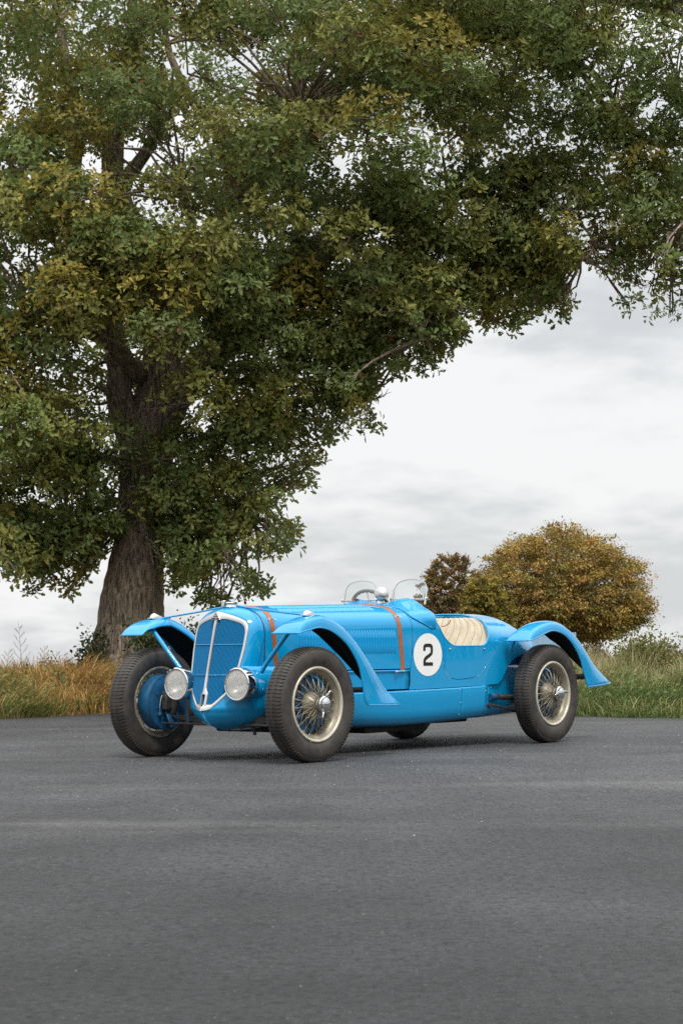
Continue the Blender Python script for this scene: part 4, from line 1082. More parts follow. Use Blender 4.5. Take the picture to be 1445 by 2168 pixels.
# emblem: small winged triangle plate with raised lettering
em = [( -.052, .943), (.052, .943), (.040, .958), (.0, .999), (-.040, .958)]
mb = MB(); A = [K(*G_(v * .72, z, .017)) for v, z in em]; B_ = [K(*G_(v * .72, z, .004)) for v, z in em]
mb.add(A + B_, [(0, 1, 2, 3, 4)] + [(i, (i + 1) % 5, 5 + (i + 1) % 5, 5 + i) for i in range(5)])
emb = mb.build('emblem', M['alloy'], gr, smooth=False)
mb = MB()
for i in range(9):
    v = -.030 + .0075 * i; mb.box(K(*G_(v, .952, .0185)), (.003, .0035, .009))
mb.box(K(*G_(0, .945, .0185)), (.003, .066, .002))
for i in range(5):
    v = -.015 + .0075 * i; mb.box(K(*G_(v, .967, .0185)), (.003, .0035, .008))
mb.box(K(*G_(0, .981, .0185)), (.003, .005, .010))
mb.build('lettering', M['dark'], emb, smooth=False)
# radiator shell: from the surround back to the bonnet joint
mb = MB()
To = resample([p for p in outl if p[1] > .55], 44)
for sd_ in (1, -1):
    rows = []
    tmax = t_of_z(.05, .612)
    jt = np.linspace(0, 1, 44) ** 1.0
    J = []
    for t in np.linspace(0, tmax, 200):
        J.append(S(.030 + .035 * max(0, t - .5), t))
    J = resample(np.array(J), 44)
    for s in np.linspace(0, 1, 12):
        r = []
        for (ow, oz), j in zip(To, J):
            a = np.array(G_(ow, oz, -.004)); d = j - a
            eu = s; ev = 1 - (1 - s) ** 2.2; ez = 1 - (1 - s) ** 2.4
            r.append(K(a[0] + d[0] * eu, sd_ * (a[1] + d[1] * ev), a[2] + d[2] * ez))
        rows.append(r)
    mb.grid(np.array(rows))
shell = mb.build('radiator_shell', M['blue'], car, weld=.0006, solid=.003, sharp=None)
# fold line on the shell flank
mb = MB()
for sd_ in (1,):
    a = S(.03, t_of_z(.03, .82), .001); b = (-.030, .272, .622)
    mb.tube([K(*a), K(*b)], .0022, n=5)
mb.build('fold_line', M['blue_dull'], shell)
# ---- rubber-lined joint wire behind the shell
mb = MB()
for sd_ in (1, -1):
    mb.tube([K(p[0], sd_ * p[1], p[2]) for p in [S(.031 + .035 * max(0, t - .5), t, .0005) for t in np.linspace(.25, tb(.05), 24)]], .0028, n=6)
mb.build('joint_beading', M['dark'], shell)

# ---- front apron with the two lamp pods
mb = MB()
AZ = [.632, .622, .60, .56, .50, .44, .38, .33, .29, .25, .222, .205, .195]
AW = [.30, .338, .362, .378, .384, .374, .355, .328, .297, .250, .19, .12, .04]
AF = [-.20, -.215, -.225, -.238, -.255, -.273, -.288, -.285, -.268, -.225, -.16, -.09, -.02]
rows = []
def quarter(x): return 1 - math.sqrt(max(0.0, 1 - x * x))
for z, w, f in zip(*[catmull(np.array([[x] for x in a]), 3)[:, 0] for a in (AZ, AW, AF)]):
    gw = float(np.interp(z, GZ, GW)) if z > .333 else 0.0
    gw = max(0.0, gw - .004)
    r = []; vs = np.concatenate([np.linspace(0, gw, 8)[:-1] if gw > 0 else [], gw + (w - gw) * np.sin(np.linspace(0, 1, 26) * math.pi / 2)])
    if len(vs) < 33: vs = np.concatenate([np.zeros(33 - len(vs)), vs])
    ue = (g_uc(z) + .34 * gw + .003) if z > .333 else f
    half = []
    for v in vs:
        if v < gw: u = g_uc(z) + .34 * v + .020
        else: u = ue + (.06 - ue) * quarter(min(1, (v - gw) / (w - gw))) * .85 + .10 * max(0, (v - gw) / (w - gw)) 
        half.append((u, v))
    half.append((.17, w * .985))
    r = [K(u, -v, z) for u, v in half[::-1]] + [K(u, v, z) for u, v in half[1:]]
    rows.append(r)
apron = mb.grid(np.array(rows)).build('front_apron', M['blue'], car, solid=.003, sharp=None)
mb = MB(); mb.add([(p[0], p[1], p[2] + .001) for p in rows[0]], [tuple(range(len(rows[0])))]); mb.build('apron_top', M['blue'], apron, smooth=False)
for v, u, z in ((.345, -.06, .475), (-.345, -.06, .475)):
    mb = MB(); mb.lathe([(.006, 0), (.004, .006), (0, .007)], K(u - .01, v * 1.02, z), K(-.5, v, 0), n=8); mb.build('rivet', M['chrome'], apron)
for u, v in ((-.1, .10), (-.06, .16), (-.02, .2), (-.14, .03)):
    mb = MB(); mb.tube([K(u + .1, v, .205), K(u + .1, v, .186)], .006, n=6).build('bolt', M['dark'], apron)
mb = MB(); mb.tube([K(.02, .19, .24), K(.03, .195, .165)], .011, n=8).build('drain_pipe', M['dark'], apron)

# ---- headlamps
for sd_ in (1, -1):
    c = np.array([-.236, sd_ * .271, .511]); r = .108
    ax = Vector(K(-1, sd_ * -.0, .0))
    hl = MB().lathe([(.0, -.155), (.04, -.152), (.075, -.135), (.098, -.10), (.108, -.055), (.1085, -.038)], K(*c), ax, n=40).build('headlamp', M['blue'], car)
    MB().lathe([(.1095, -.060), (.113, -.05), (.1135, -.01), (.111, .006), (.104, .012), (.097, .010), (.094, .002), (.094, -.004)], K(*c), ax, n=48).build('bezel', M['chrome'], hl)
    MB().lathe([(.0, -.085), (.03, -.080), (.06, -.060), (.082, -.03), (.095, -.002)], K(*c), ax, n=40).build('reflector', M['reflector'], hl)
    MB().lathe([(.0955, .002), (.08, .010), (.05, .0165), (.02, .0195), (0, .020)], K(*c), ax, n=40).build('lens', M['lens'], hl)
    MB().lathe([(0, -.05), (.012, -.045), (.014, -.03), (.009, -.018), (0, -.016)], K(*c), ax, n=14).build('bulb', M['chrome'], hl)
    mb = MB(); mb.box(K(c[0] + .02, c[1] + sd_ * .08, c[2] + .075), (.05, .018, .018)).build('bezel_clip', M['chrome'], hl, bevel=.003)
    mb = MB(); mb.tube([K(c[0] + .12, c[1], c[2] - .02), K(c[0] + .22, c[1] * .98, c[2] - .03)], [.07, .085], n=16).build('lamp_mount', M['blue'], hl)

# ---- wings
FC = [(-.25, .845), (-.19, .902), (-.10, .942), (.0, .962), (.08, .964), (.2, .927), (.3, .877), (.43, .785), (.55, .69), (.69, .57), (.82, .455), (.985, .352)]
FE = [(-.235, .843), (-.2, .853), (-.12, .868), (-.045, .881), (.02, .879), (.1, .860), (.2, .815), (.3, .743), (.394, .628), (.44, .49), (.46, .395), (.50, .362)]
RC = [(2.55, .787), (2.62, .852), (2.72, .902), (2.85, .934), (2.98, .940), (3.1, .913), (3.19, .874), (3.3, .82), (3.39, .762), (3.52, .666), (3.66, .574), (3.90, .447)]
RE = [(2.525, .786), (2.58, .793), (2.66, .812), (2.76, .841), (2.864, .863), (2.95, .858), (3.04, .835), (3.12, .795), (3.2, .735), (3.282, .645), (3.335, .53), (3.385, .422)]
def wing(C, E, v_in, v_cr, v_out, sd_, rear):
    C = catmull(C, 5); E = catmull(E, 5); rows = []
    m = len(C)
    for i in range(m):
        q = i / (m - 1)
        c, e_ = C[i], E[i]
        T = C[min(i + 1, m - 1)] - C[max(i - 1, 0)]; T /= np.linalg.norm(T); Nn = np.array([-T[1], T[0]]); Nn *= np.sign(Nn[1]) if abs(Nn[1]) > .05 else (1 if Nn[0] > 0 else -1)
        # section: inner lip, crown, outer shoulder, outer edge
        tip = min(1, i / 8.0)
        drop = .075 * tip * min(1, .35 + q * 1.4) * (1 - max(0, (q - .55) / .45) ** 1.2) - .012 * max(0, (q - .8) / .2)
        Vs = [v_in, v_in + .012, v_in + .05, v_cr, v_out - .045, v_out - .012, v_out]
        back = max(0, (q - .62) / .38)
        vo = v_out - .0 * back
        pin = c - Nn * drop
        pts = [np.array([pin[0], v_in, pin[1]]),
               np.array([*(c - Nn * drop * .45)]) , np.array([*(c - Nn * drop * .10)]), np.array([*c])]
        P = [np.array([pin[0], v_in, pin[1]]), np.array([pts[1][0], v_in + .012, pts[1][1]]), np.array([pts[2][0], v_in + .045, pts[2][1]]), np.array([c[0], v_cr, c[1]])]
        for f, vv, pw in ((.10, .42, 0), (.28, .70, 0), (.52, .88, 0), (.78, .97, 0), (1.0, 1.0, 0)):
            p = c + (e_ - c) * f; bulge = (.018 * (1 - max(0, (q - .75) / .25)) - .004 * max(0, (q - .75) / .25)) * math.sin(f * math.pi) * tip
            p = p + Nn * bulge
            P.append(np.array([p[0], v_cr + (vo - v_cr) * vv, p[1]]))
        rows.append([K(p[0], sd_ * p[1], p[2]) for p in P])
    A = np.array(rows)
    # refine across
    B = np.array([catmull(r, 3) for r in A])
    return B
def make_wing(C, E, vi, vc, vo, sd_, rear):
    B = wing(C, E, vi, vc, vo, sd_, rear)
    mb = MB().grid(B)
    w = mb.build('wing', M['blue'], car, sharp=None, mats=[M['blue'], M['black']])
    # outward side must be the normal side
    me = w.data; bm = bmesh.new(); bm.from_mesh(me); bm.normal_update()
    s = sum((f.normal.z if f.calc_center_median().z > .88 else 0) for f in bm.faces)
    if s < 0: bmesh.ops.reverse_faces(bm, faces=bm.faces)
    bm.to_mesh(me); bm.free()
    md = w.modifiers.new('sheet', 'SOLIDIFY'); md.thickness = .004; md.offset = -1; md.material_offset = 1; md.material_offset_rim = 0; md.use_even_offset = False
    # rolled edge bead
    mb = MB(); mb.tube([tuple(p) for p in B[:, -1]], .0055, n=6); mb.tube([tuple(p) for p in B[0]], .0055, n=6); mb.tube([tuple(p) for p in B[-1]], .0055, n=6)
    mb.build('wing_bead', M['blue'], w)
    return w
for sd_ in (1, -1):
    w = make_wing(FC, FE, .585, .70, .80, sd_, False)
    # little chrome wing lamp on the crown
    c = np.array([.0, sd_ * .69, .958])
    mb = MB(); P = []
    for s in np.linspace(0, 1, 14):
        x = -.055 + .135 * s; r = .034 * (math.sin(min(1, s / .30) * math.pi / 2) ** .7) * (1 - max(0, (s - .3) / .7) ** 1.6) + .0006
        P.append([K(c[0] + x, c[1] + r * .85 * math.cos(a), c[2] + .006 + r * 1.05 * math.sin(a)) for a in np.linspace(-.5, math.pi + .5, 15)])
    wl_ = mb.grid(np.array(P)).build('wing_lamp', M['chrome'], w, sharp=None)
    MB().box(K(.012, sd_ * .69, .963), (.13, .06, .007)).build('lamp_base', M['alloy'], wl_, bevel=.003)
    # stay from the apron to the wing
    st = MB().tube([K(-.085, sd_ * .352, .590), K(-.095, sd_ * .40, .645), K(-.098, sd_ * .585, .838), K(-.098, sd_ * .66, .915)], .0155, n=14).build('wing_stay', M['blue'], w)
    # rear stays of the front wing
    MB().tube([K(.62, sd_ * .38, .46), K(.62, sd_ * .74, .46)], .018, n=10).build('wing_bracket', M['dark'], w)
    r = make_wing(RC, RE, .57, .675, .785, sd_, True)
    MB().tube([K(2.66, sd_ * .50, .66), K(2.685, sd_ * .56, .80), K(2.70, sd_ * .62, .875)], .016, n=12).build('wing_stay', M['blue'], r)
    MB().tube([K(3.42, sd_ * .30, .50), K(3.42, sd_ * .74, .50)], .022, n=10).build('wing_bracket', M['dark'], r)
# tie bar over the radiator
mb = MB(); mb.tube(catmull([K(.03, -.70, .962), K(.03, -.63, .967), K(.03, -.30, 1.003), K(.03, -.13, 1.025), K(.03, 0, 1.040), K(.03, .13, 1.025), K(.03, .30, 1.003), K(.03, .63, .966), K(.03, .70, .962)], 4), .0065, n=10).build('tie_bar', M['blue'], car)
# radiator cap with its lever
cap = MB().lathe([(.0, .0), (.052, .0), (.054, .006), (.050, .012), (.050, .022), (.055, .025), (.055, .031), (.047, .037), (.02, .041), (0, .042)], K(.0, 0, 1.026), (0, 0, 1), n=32).build('radiator_cap', M['chrome'], car)
MB().box(K(-.060, 0, 1.052), (.022, .030, .042)).build('cap_lever', M['chrome'], cap, bevel=.004)

# ---- bonnet louvres
def louvre_mesh():
    n, m = 9, 7
    V = []
    for i in range(n):
        x = i / (n - 1)                    # across, front to back
        for j in range(m):
            y = j / (m - 1) * 2 - 1
            e_ = (1 - abs(y) ** 6) 
            h = (math.sin(min(1, x / .80) * math.pi / 2) ** 1.3 if x <= .80 else max(0.0, 1 - ((x - .80) / .12) ** 1)) * e_
            V.append((x, y, h))
    F = [(i * m + j, i * m + j + 1, (i + 1) * m + j + 1, (i + 1) * m + j) for i in range(n - 1) for j in range(m - 1)]
    me = bpy.data.meshes.new('louvre'); me.from_pydata(V, [], F); me.polygons.foreach_set('use_smooth', np.ones(len(F), bool)); me.materials.append(M['blue']); return me
LM = louvre_mesh()
def place_louvre(u, ta, tb_, du, h, sd_):
    tm = (ta + tb_) / 2
    p = S(u, tm, .0005); q = S(u, ta, .0005); r = S(u, tb_, .0005); n = SN(u, tm)
    X = (S(u + .01, tm) - S(u - .01, tm)); X /= np.linalg.norm(X)
    c = (q + r) / 2 + n * (np.dot(p - (q + r) / 2, n)) * .5; Y = (r - q) / 2
    o = bpy.data.objects.new('louvre', LM); link(o, bonnet)
    f = lambda a: Vector(K(a[0], sd_ * a[1], a[2]))
    mx = Matrix.Identity(4)
    for k, a in enumerate((X * du, Y, n * h)):
        w = f(a)
        for i in range(3): mx[i][k] = w[i]
    w = f(c)
    for i in range(3): mx[i][3] = w[i]
    o.matrix_local = mx
for i in range(36):
    u = .315 + .0277 * i
    place_louvre(u, t_of_z(u, .868), t_of_z(u, .702), .0245, .0150, 1)
for row in range(2):
    for i in range(34):
        u = .27 + .0277 * i
        for sd_ in (1, -1):
            a = .10 + .115 * row
            place_louvre(u, a, a + .095, .0255, .009, sd_)
# centre hinge of the bonnet
MB().tube([K(.05, 0, S(.05, 0)[2] + .001), K(.7, 0, S(.7, 0)[2] + .001), K(1.44, 0, S(1.44, 0)[2] + .001)], .0045, n=8).build('hinge', M['blue'], bonnet)

# ---- leather bonnet straps
def strap(u0, du_b, tend):
    mb = MB()
    ts = np.linspace(0, tend, 46)
    rows = []
    for sd_ in (-1, 1):
        pass
    full = [(-1, t) for t in ts[::-1]] + [(1, t) for t in ts[1:]]
    for sd_, t in full:
        u = u0 + du_b * max(0, t - .5) + .012 * math.sin(t * 9)
        r = []
        for k in (-.5, -.42, 0, .42, .5):
            p = S(u + k * .042, t, .0055 if abs(k) < .5 else .001); r.append(K(p[0], sd_ * p[1], p[2]))
        rows.append(r)
    s = mb.grid(np.array(rows)).build('bonnet_strap', M['leather'], car, sharp=60)
    for sd_ in (1, -1):
        tt = .43; p = S(u0 - .025, tt, .010); q = S(u0 - .026, tt + .03, .010); p2 = S(u0 + .027, tt, .010); q2 = S(u0 + .026, tt + .03, .010)
        f = lambda a: K(a[0], sd_ * a[1], a[2])
        MB().tube([f(p), f(q)], .0035, n=6).tube([f(p2), f(q2)], .0035, n=6).tube([f(p), f(p2)], .002, n=6).build('buckle', M['chrome'], s)
        e_ = S(u0, tend, .010)
        MB().tube([K(e_[0] - .075, sd_ * (e_[1] + .004), e_[2]), K(e_[0] - .02, sd_ * (e_[1] + .006), e_[2] + .004), K(e_[0] + .03, sd_ * (e_[1] + .006), e_[2] + .002)], [.005, .004, .004], n=8).lathe([(0, -.012), (.011, -.006), (.012, .004), (0, .012)], K(e_[0] - .075, sd_ * (e_[1] + .006), e_[2]), K(0, sd_, 0), n=10).build('strap_hook', M['chrome'], s)
    return s
strap(.115, .05, t_of_z(.13, .600))
strap(1.365, .02, t_of_z(1.36, .570))

# ---- number disc
def disc(sd_):
    cu, ct = 1.658, t_of_z(1.658, .690); rad = .156
    hz = .4 / (.86 - ZL)         # t per metre on the flat flank
    V = []; n = 64; rings = 8
    V.append(S(cu, ct, .0022))
    for r in range(1, rings + 1):
        for k in range(n):
            a = 2 * math.pi * k / n; f = r / rings * rad
            V.append(S(cu + f * math.cos(a), ct - f * math.sin(a) * hz, .0022))
    F = [(0, 1 + k, 1 + (k + 1) % n) for k in range(n)]
    for r in range(1, rings):
        b, c = 1 + (r - 1) * n, 1 + r * n
        F += [(b + k, c + k, c + (k + 1) % n, b + (k + 1) % n) for k in range(n)]
    mb = MB(); mb.add([K(p[0], sd_ * p[1], p[2]) for p in V], F)
    d = mb.build('number_disc', M['white'], car, sharp=None)
    # numeral 2: squared shoulders, slanting waist, flat foot
    path = [(-.043, .050), (-.043, .062), (-.034, .073), (-.018, .076), (.018, .076), (.034, .072), (.043, .060), (.043, .030), (.041, .016), (.032, .005), (.010, -.008), (-.014, -.020), (-.032, -.032), (-.041, -.044), (-.043, -.058), (-.043, -.0745)]
    C = catmull(path, 4) * np.array([.95, .90]); hw = .0128
    T = unit(np.gradient(C, axis=0)); Nn = np.stack([-T[:, 1], T[:, 0]], 1)
    C[0, 1] -= .016
    mb = MB()
    L_ = C + Nn * hw; R2 = C - Nn * hw
    su = 1 if sd_ > 0 else -1
    conv = lambda x, y: (lambda p: K(p[0], sd_ * p[1], p[2]))(S(cu + su * x * .98, ct - y * hz, .0040))
    mb.grid(np.array([[conv(*a), conv(*b)] for a, b in zip(L_, R2)]))
    mb.grid(np.array([[conv(x, -.0550), conv(x, -.0800)] for x in np.linspace(-.0535, .0535, 12)]))
    mb.build('numeral', M['ink'], d, sharp=None)
disc(1); disc(-1)

# ---- windscreens
for sd_ in (1, -1):
    vi, vo, z0, u0 = .075, .385, 1.098, 1.752
    cv = (vi + vo) / 2; hw = (vo - vi) / 2
    arcp = [(-hw * .96, .005), (-hw * .965, .06), (-hw * .93, .09), (-hw * .82, .118), (-hw * .62, .138), (-hw * .3, .150), (0, .153), (hw * .3, .150), (hw * .62, .140), (hw * .84, .120), (hw * .94, .09), (hw * .965, .06), (hw * .96, .005)]
    C = catmull(arcp, 4)
    f = lambda x, h, e=0: K(u0 + .008 + h * .22 + e, sd_ * (cv + x), z0 + h)
    n = len(C)
    A = [f(x, h) for x, h in C]; B_ = [f(x, h, .005) for x, h in C]
    mb = MB(); mb.add(A + B_, [tuple(range(n)), tuple(range(2 * n - 1, n - 1, -1))] + [(i, i + 1, n + i + 1, n + i) for i in range(n - 1)])
    ws = mb.build('windscreen', M['glass'], car, smooth=False)
    MB().tube([f(x, h, .0025) for x, h in C[3:-3]], .0032, n=6).build('pane_edge', M['plate'], ws)
    MB().box(K(u0 + .008, sd_ * cv, z0 + .002), (.014, hw * 2 + .012, .013)).build('screen_rail', M['alloy'], ws, bevel=.002)
    for e_ in (-1, 1):
        a = f(e_ * hw * .985, -.035, -.002); b = f(e_ * hw * .985, .082, 0)
        MB().tube([a, f(e_ * hw * .985, 0, 0), b], [.009, .0085, .0075], n=8).build('screen_post', M['alloy'], ws)
        MB().lathe([(.0, -.012), (.012, -.010), (.012, .010), (0, .012)], f(e_ * hw * 1.03, .006), K(0, 1, 0), n=12).build('screen_knob', M['chrome'], ws)
    if sd_ > 0:
        rm = MB().lathe([(0, .022), (.020, .018), (.032, .006), (.034, 0)], f(hw * .70, .072, .03), K(1, -.1, 0), n=24).build('rear_mirror', M['chrome'], ws)
        MB().lathe([(.034, -.002), (.026, -.003), (0, -.003)], f(hw * .70, .072, .03), K(1, -.1, 0), n=24).build('mirror_back', M['white'], rm)
        MB().tube([f(hw * .70, .05, .03), f(hw * .72, .0, .02)], .004, n=6).build('mirror_stem', M['chrome'], rm)
# bullet lamp between the screens
M['chrome_lamp'] = mat('darkened_chrome', (.5, .5, .5), .10, metal=1.0)  # chrome colour darkened to tone down its reflection of the overhead sky
bl = MB().lathe([(.0, -.062), (.018, -.058), (.036, -.042), (.047, -.015), (.050, .010), (.047, .030), (.050, .034), (.050, .042), (.040, .050), (.0, .056)], K(1.735, 0, 1.138), K(-.75, .35, .25), n=32).build('spot_lamp', M['chrome_lamp'], car)
MB().tube([K(1.73, .0, 1.06), K(1.735, 0, 1.10)], [.014, .012], n=10).build('lamp_stalk', M['chrome'], bl)
MB().tube([K(1.775, .035, 1.055), K(1.745, .01, 1.115)], .009, n=8).build('lamp_brace', M['dark'], bl)
# grab loop of leather on the far side of the scuttle and a flat wiper motor cover
lp = MB(); pts = catmull([K(1.62, -.20, 1.06), K(1.635, -.20, 1.10), K(1.66, -.20, 1.108), K(1.69, -.19, 1.10), K(1.70, -.19, 1.07)], 4); lp.tube(pts, .012, n=8, flat=.35).build('leather_loop', M['leather'], car)
MB().box(K(1.20, -.30, 1.050), (.11, .05, .02)).build('bonnet_catch', M['dark'], car, bevel=.006)
# ---- steering wheel
sc = np.array([1.93, -.235, 1.0]); n_ = 56
tilt = Matrix.Rotation(math.radians(-24), 3, 'Y')
V = []; F = []
m = 10
for k in range(n_ * 2):
    a = 2 * math.pi * k / (n_ * 2); rr = .195
    for j in range(m):
        b = 2 * math.pi * j / m; r2 = .013 + (.003 if (k % 4 < 2 and math.cos(b) < 0) else 0)
        p = Vector((math.sin(b) * r2, (rr + math.cos(b) * r2) * math.cos(a), (rr + math.cos(b) * r2) * math.sin(a)))
        p = tilt @ p; V.append((p.x + sc[0], p.y - sc[1], p.z + sc[2]))
N2 = n_ * 2
F = [(k * m + j, k * m + (j + 1) % m, ((k + 1) % N2) * m + (j + 1) % m, ((k + 1) % N2) * m + j) for k in range(N2) for j in range(m)]
sw = MB().add(V, F).build('steering_wheel', M['grey'], car, sharp=None)
for a in (90, 210, 330):
    a = math.radians(a); e_ = tilt @ Vector((0, .19 * math.cos(a), .19 * math.sin(a)))
    MB().tube([K(*sc), (sc[0] + e_.x, -sc[1] + e_.y, sc[2] + e_.z)], .006, n=6, flat=.5).build('wheel_spoke', M['alloy'], sw)
MB().tube([K(*sc), K(1.72, -.235, .90)], .018, n=10).build('steering_column', M['dark'], sw)
# ---- seat: quilted cream back across both places
seat = MB(); rows = []
nv, nz = 150, 24
def seat_pt(v, s):
    """s 0 top .. 1 bottom"""
    z = .965 - .47 * s
    u = 2.475 - .13 * s - .04 * s * (1 - s)
    cell = (v + .26 * s * (1 - .4 * s)) / .072
    puff = abs(math.sin(cell * math.pi)) ** .55
    w_, zt_, z0_, n_2, _ = [float(x) for x in par(u)]
    av = w_ * max(0.0, 1 - max(0.0, (z - z0_) / (zt_ - z0_)) ** n_2) ** (1 / n_2) - .016
    v = v / .522 * min(.522, av)
    return u - .007 * puff * min(1, s * 8 + .2), v, z - .10 * max(0, (abs(v) - .34) / .18) ** 2.5 + .004 * puff * max(0, 1 - s * 8)
seat.grid(np.array([[K(*seat_pt(v, s)) for v in np.linspace(-.522, .522, nv)] for s in np.linspace(0, 1, nz)]))
seat = seat.build('seat', M['cream'], car, sharp=None)
for k in range(-8, 9):
    pts = []
    for s in np.linspace(.02, .97, 14):
        v = k * .072 - .26 * s * (1 - .4 * s)
        if abs(v) < .515:
            p = seat_pt(v, s); pts.append(K(p[0] - .004, p[1], p[2]))
    if len(pts) > 3: MB().tube(pts, .0018, n=5).build('seam', M['seam'], seat)
MB().grid(np.array([[K(u, v, .50 + .03 * math.sin((v / .5) * 6) ** 2 + .02 * math.sin((u - 1.9) * 6)) for v in np.linspace(-.47, .47, 30)] for u in np.linspace(1.85, 2.36, 12)])).build('seat_cushion', M['cream'], seat)
mb = MB(); mb.tube([K(2.40, .16, .95), K(2.395, .15, .925), K(2.39, .11, .905), K(2.385, .09, .903)], .004, n=6).build('lace', M['leather'], seat)

# ---- wheels
def tyre_profile():
    return [(.245, -.050), (.250, -.060), (.262, -.068), (.285, -.0765), (.312, -.0785), (.338, -.0755), (.354, -.0690), (.3635, -.0600), (.3695, -.048), (.3725, -.03), (.3735, 0), (.3725, .03), (.3695, .048), (.3635, .0600), (.354, .0690), (.338, .0755), (.312, .0785), (.285, .0765), (.262, .068), (.250, .060), (.245, .050)]
RAD = .3805
def tread_mb():
    """blocks on the running band and scalloped lugs on the shoulders"""
    mb = MB(); n = 96
    def blk(a0, a1, y0, y1, r0, r1, skew=0):
        P = []
        for r in (r0, r1):
            for a, y in ((a0, y0), (a1, y0), (a1 + skew, y1), (a0 + skew, y1)):
                rr = r - (.0035 if r == r1 else 0) * (abs(y) / .05) ** 2
                P.append((rr * math.cos(a), y, rr * math.sin(a)))
        mb.add(P, [(4, 5, 6, 7), (0, 1, 5, 4), (1, 2, 6, 5), (2, 3, 7, 6), (3, 0, 4, 7)])
    st = 2 * math.pi / n
    for i in range(n):
        a = i * st; g = st * .10
        for (y0, y1), sh in (((-.0355, -.0245), 0), ((-.0228, -.0118), .5), ((.0118, .0228), .5), ((.0245, .0355), 0)):
            blk(a + sh * 0 + g, a + st - g, y0, y1, .368, RAD)
        blk(a + g * .35, a + st - g * .35, -.0100, .0100, .368, RAD)
        for s in (-1, 1):
            # shoulder lug: pointed scallop running down the side
            P = []
            for r, y, k in ((RAD - .001, .0375, 1), (RAD - .0035, .050, .9), (.3715, .0620, .62), (.3600, .0690, .34)):
                c = a + st * .5 + (st * .12 if abs(y) > .045 else 0)
                hw = st * .44 * k
                P.append(((r) * math.cos(c - hw), s * y, r * math.sin(c - hw))); P.append((r * math.cos(c + hw), s * y, r * math.sin(c + hw)))
            Q = [(x * .972, y * .93, z * .972) for x, y, z in P]
            F = [(0, 1, 3, 2), (2, 3, 5, 4), (4, 5, 7, 6)] + [(0, 2, 10, 8), (2, 4, 12, 10), (4, 6, 14, 12), (1, 9, 11, 3), (3, 11, 13, 5), (5, 13, 15, 7), (0, 8, 9, 1), (6, 7, 15, 14)]
            mb.add(P + Q, F)
    return mb
def make_wheel():
    """axle along -Y outward (near side)"""
    O = (0, 0, 0); out = (0, -1, 0)
    # hub shell is the wheel's own mesh
    hub = MB().lathe([(.0, -.019), (.076, -.018), (.083, -.010), (.084, .002), (.080, .016), (.070, .034), (.056, .050), (.044, .062), (.040, .075), (.043, .080), (.043, .088), (.036, .094), (.034, .112)], O, out, n=36)
    w = hub.build('wheel', M['silver'], car, sharp=40)
    MB().lathe(tyre_profile(), O, out, n=96, closed=True).build('tyre', M['rubber'], w, sharp=None)
    t = tread_mb().build('tread', M['rubber'], w, smooth=False, sharp=None, fixn=False); t['kind'] = 'stuff'
    MB().lathe([(.234, -.064), (.2445, -.066), (.248, -.061), (.247, -.053), (.236, -.048), (.228, -.040), (.214, -.030), (.209, -.012), (.209, .012), (.214, .030), (.228, .040), (.236, .048), (.240, .053), (.236, .055), (.230, .052), (.226, .050), (.224, .048), (.216, .042), (.204, .030), (.201, .0), (.204, -.030), (.216, -.042), (.226, -.052)], O, out, n=96, closed=True).build('rim', M['silver'], w, sharp=45)
    MB().lathe([(.2405, .050), (.247, .053), (.2495, .060), (.2470, .0675), (.2405, .0700), (.2335, .0672), (.2285, .060), (.2275, .052), (.232, .049)], O, out, n=96, closed=True).build('rim_lip', M['lip'], w, sharp=60)
    # spokes: one mesh per row, laced left and right
    def spoke_me(r0, h0, r1, h1, da, r=.0017):
        mb = MB(); p0 = Vector((r0, -h0, 0)); p1 = Vector((r1 * math.cos(da), -h1, r1 * math.sin(da)))
        mb.tube([p0, p0.lerp(p1, .5), p1], r, n=5)
        mb.tube([p1.lerp(p0, .06), p1], .0042, n=6)
        o = mb.build('spoke', M['spoke'], w, sharp=None); return o
    rows = [(.042, .084, .205, .022, .42, 20, 0), (.042, .079, .205, .022, -.42, 20, .157), (.078, .004, .204, -.012, .55, 16, .05), (.079, -.004, .204, -.012, -.55, 16, .25)]
    for r0, h0, r1, h1, da, cnt, ph in rows:
        o = spoke_me(r0, h0, r1, h1, da)
        for k in range(cnt):
            c = o if k == 0 else link(o.copy(), w)
            c.rotation_euler.y = ph + 2 * math.pi * k / cnt
    # knock-off nut with two ears
    kn = MB().lathe([(.040, .098), (.052, .104), (.057, .114), (.057, .122), (.050, .128), (.046, .130), (.044, .138), (.030, .147), (.014, .151), (0, .152)], O, out, n=36).build('knock_off_nut', M['chrome'], w, sharp=40)
    for s in (1, -1):
        MB().tube([(0, -.120, s * .045), (s * .004, -.126, s * .066), (s * .010, -.134, s * .088), (s * .012, -.138, s * .100)], [.019, .014, .011, .007], n=10, flat=.6).build('ear', M['chrome'], kn, sharp=None)
    # brake drum with cooling holes behind the spokes
    dr = MB().lathe([(.0, -.020), (.165, -.020), (.188, -.026), (.1935, -.036), (.1935, -.115), (.188, -.125), (.10, -.130), (.0, -.130)], O, out, n=56).build('brake_drum', M['blue_dull'], w, sharp=35)
    for k in range(10):
        a = 2 * math.pi * k / 10
        MB().lathe([(0, -.0185), (.021, -.0188), (.024, -.021)], (.135 * math.cos(a), 0, .135 * math.sin(a)), out, n=14).build('drum_hole', M['black'], dr)
    for k in range(20):
        a = 2 * math.pi * (k + .5) / 20
        MB().box((.172 * math.cos(a), .021, .172 * math.sin(a)), (.03, .008, .006), Matrix.Rotation(-a, 3, 'Y')).build('drum_fin', M['blue_dull'], dr, smooth=False)
    return w
def dup_tree(o, parent, loc, rz, ry):
    c = link(o.copy(), parent); c.location = loc; c.rotation_euler = (0, ry, rz)
    for ch in list(o.children):
        d = link(ch.copy(), c)
        for g in list(ch.children): link(g.copy(), d)
    return c
wh = make_wheel()
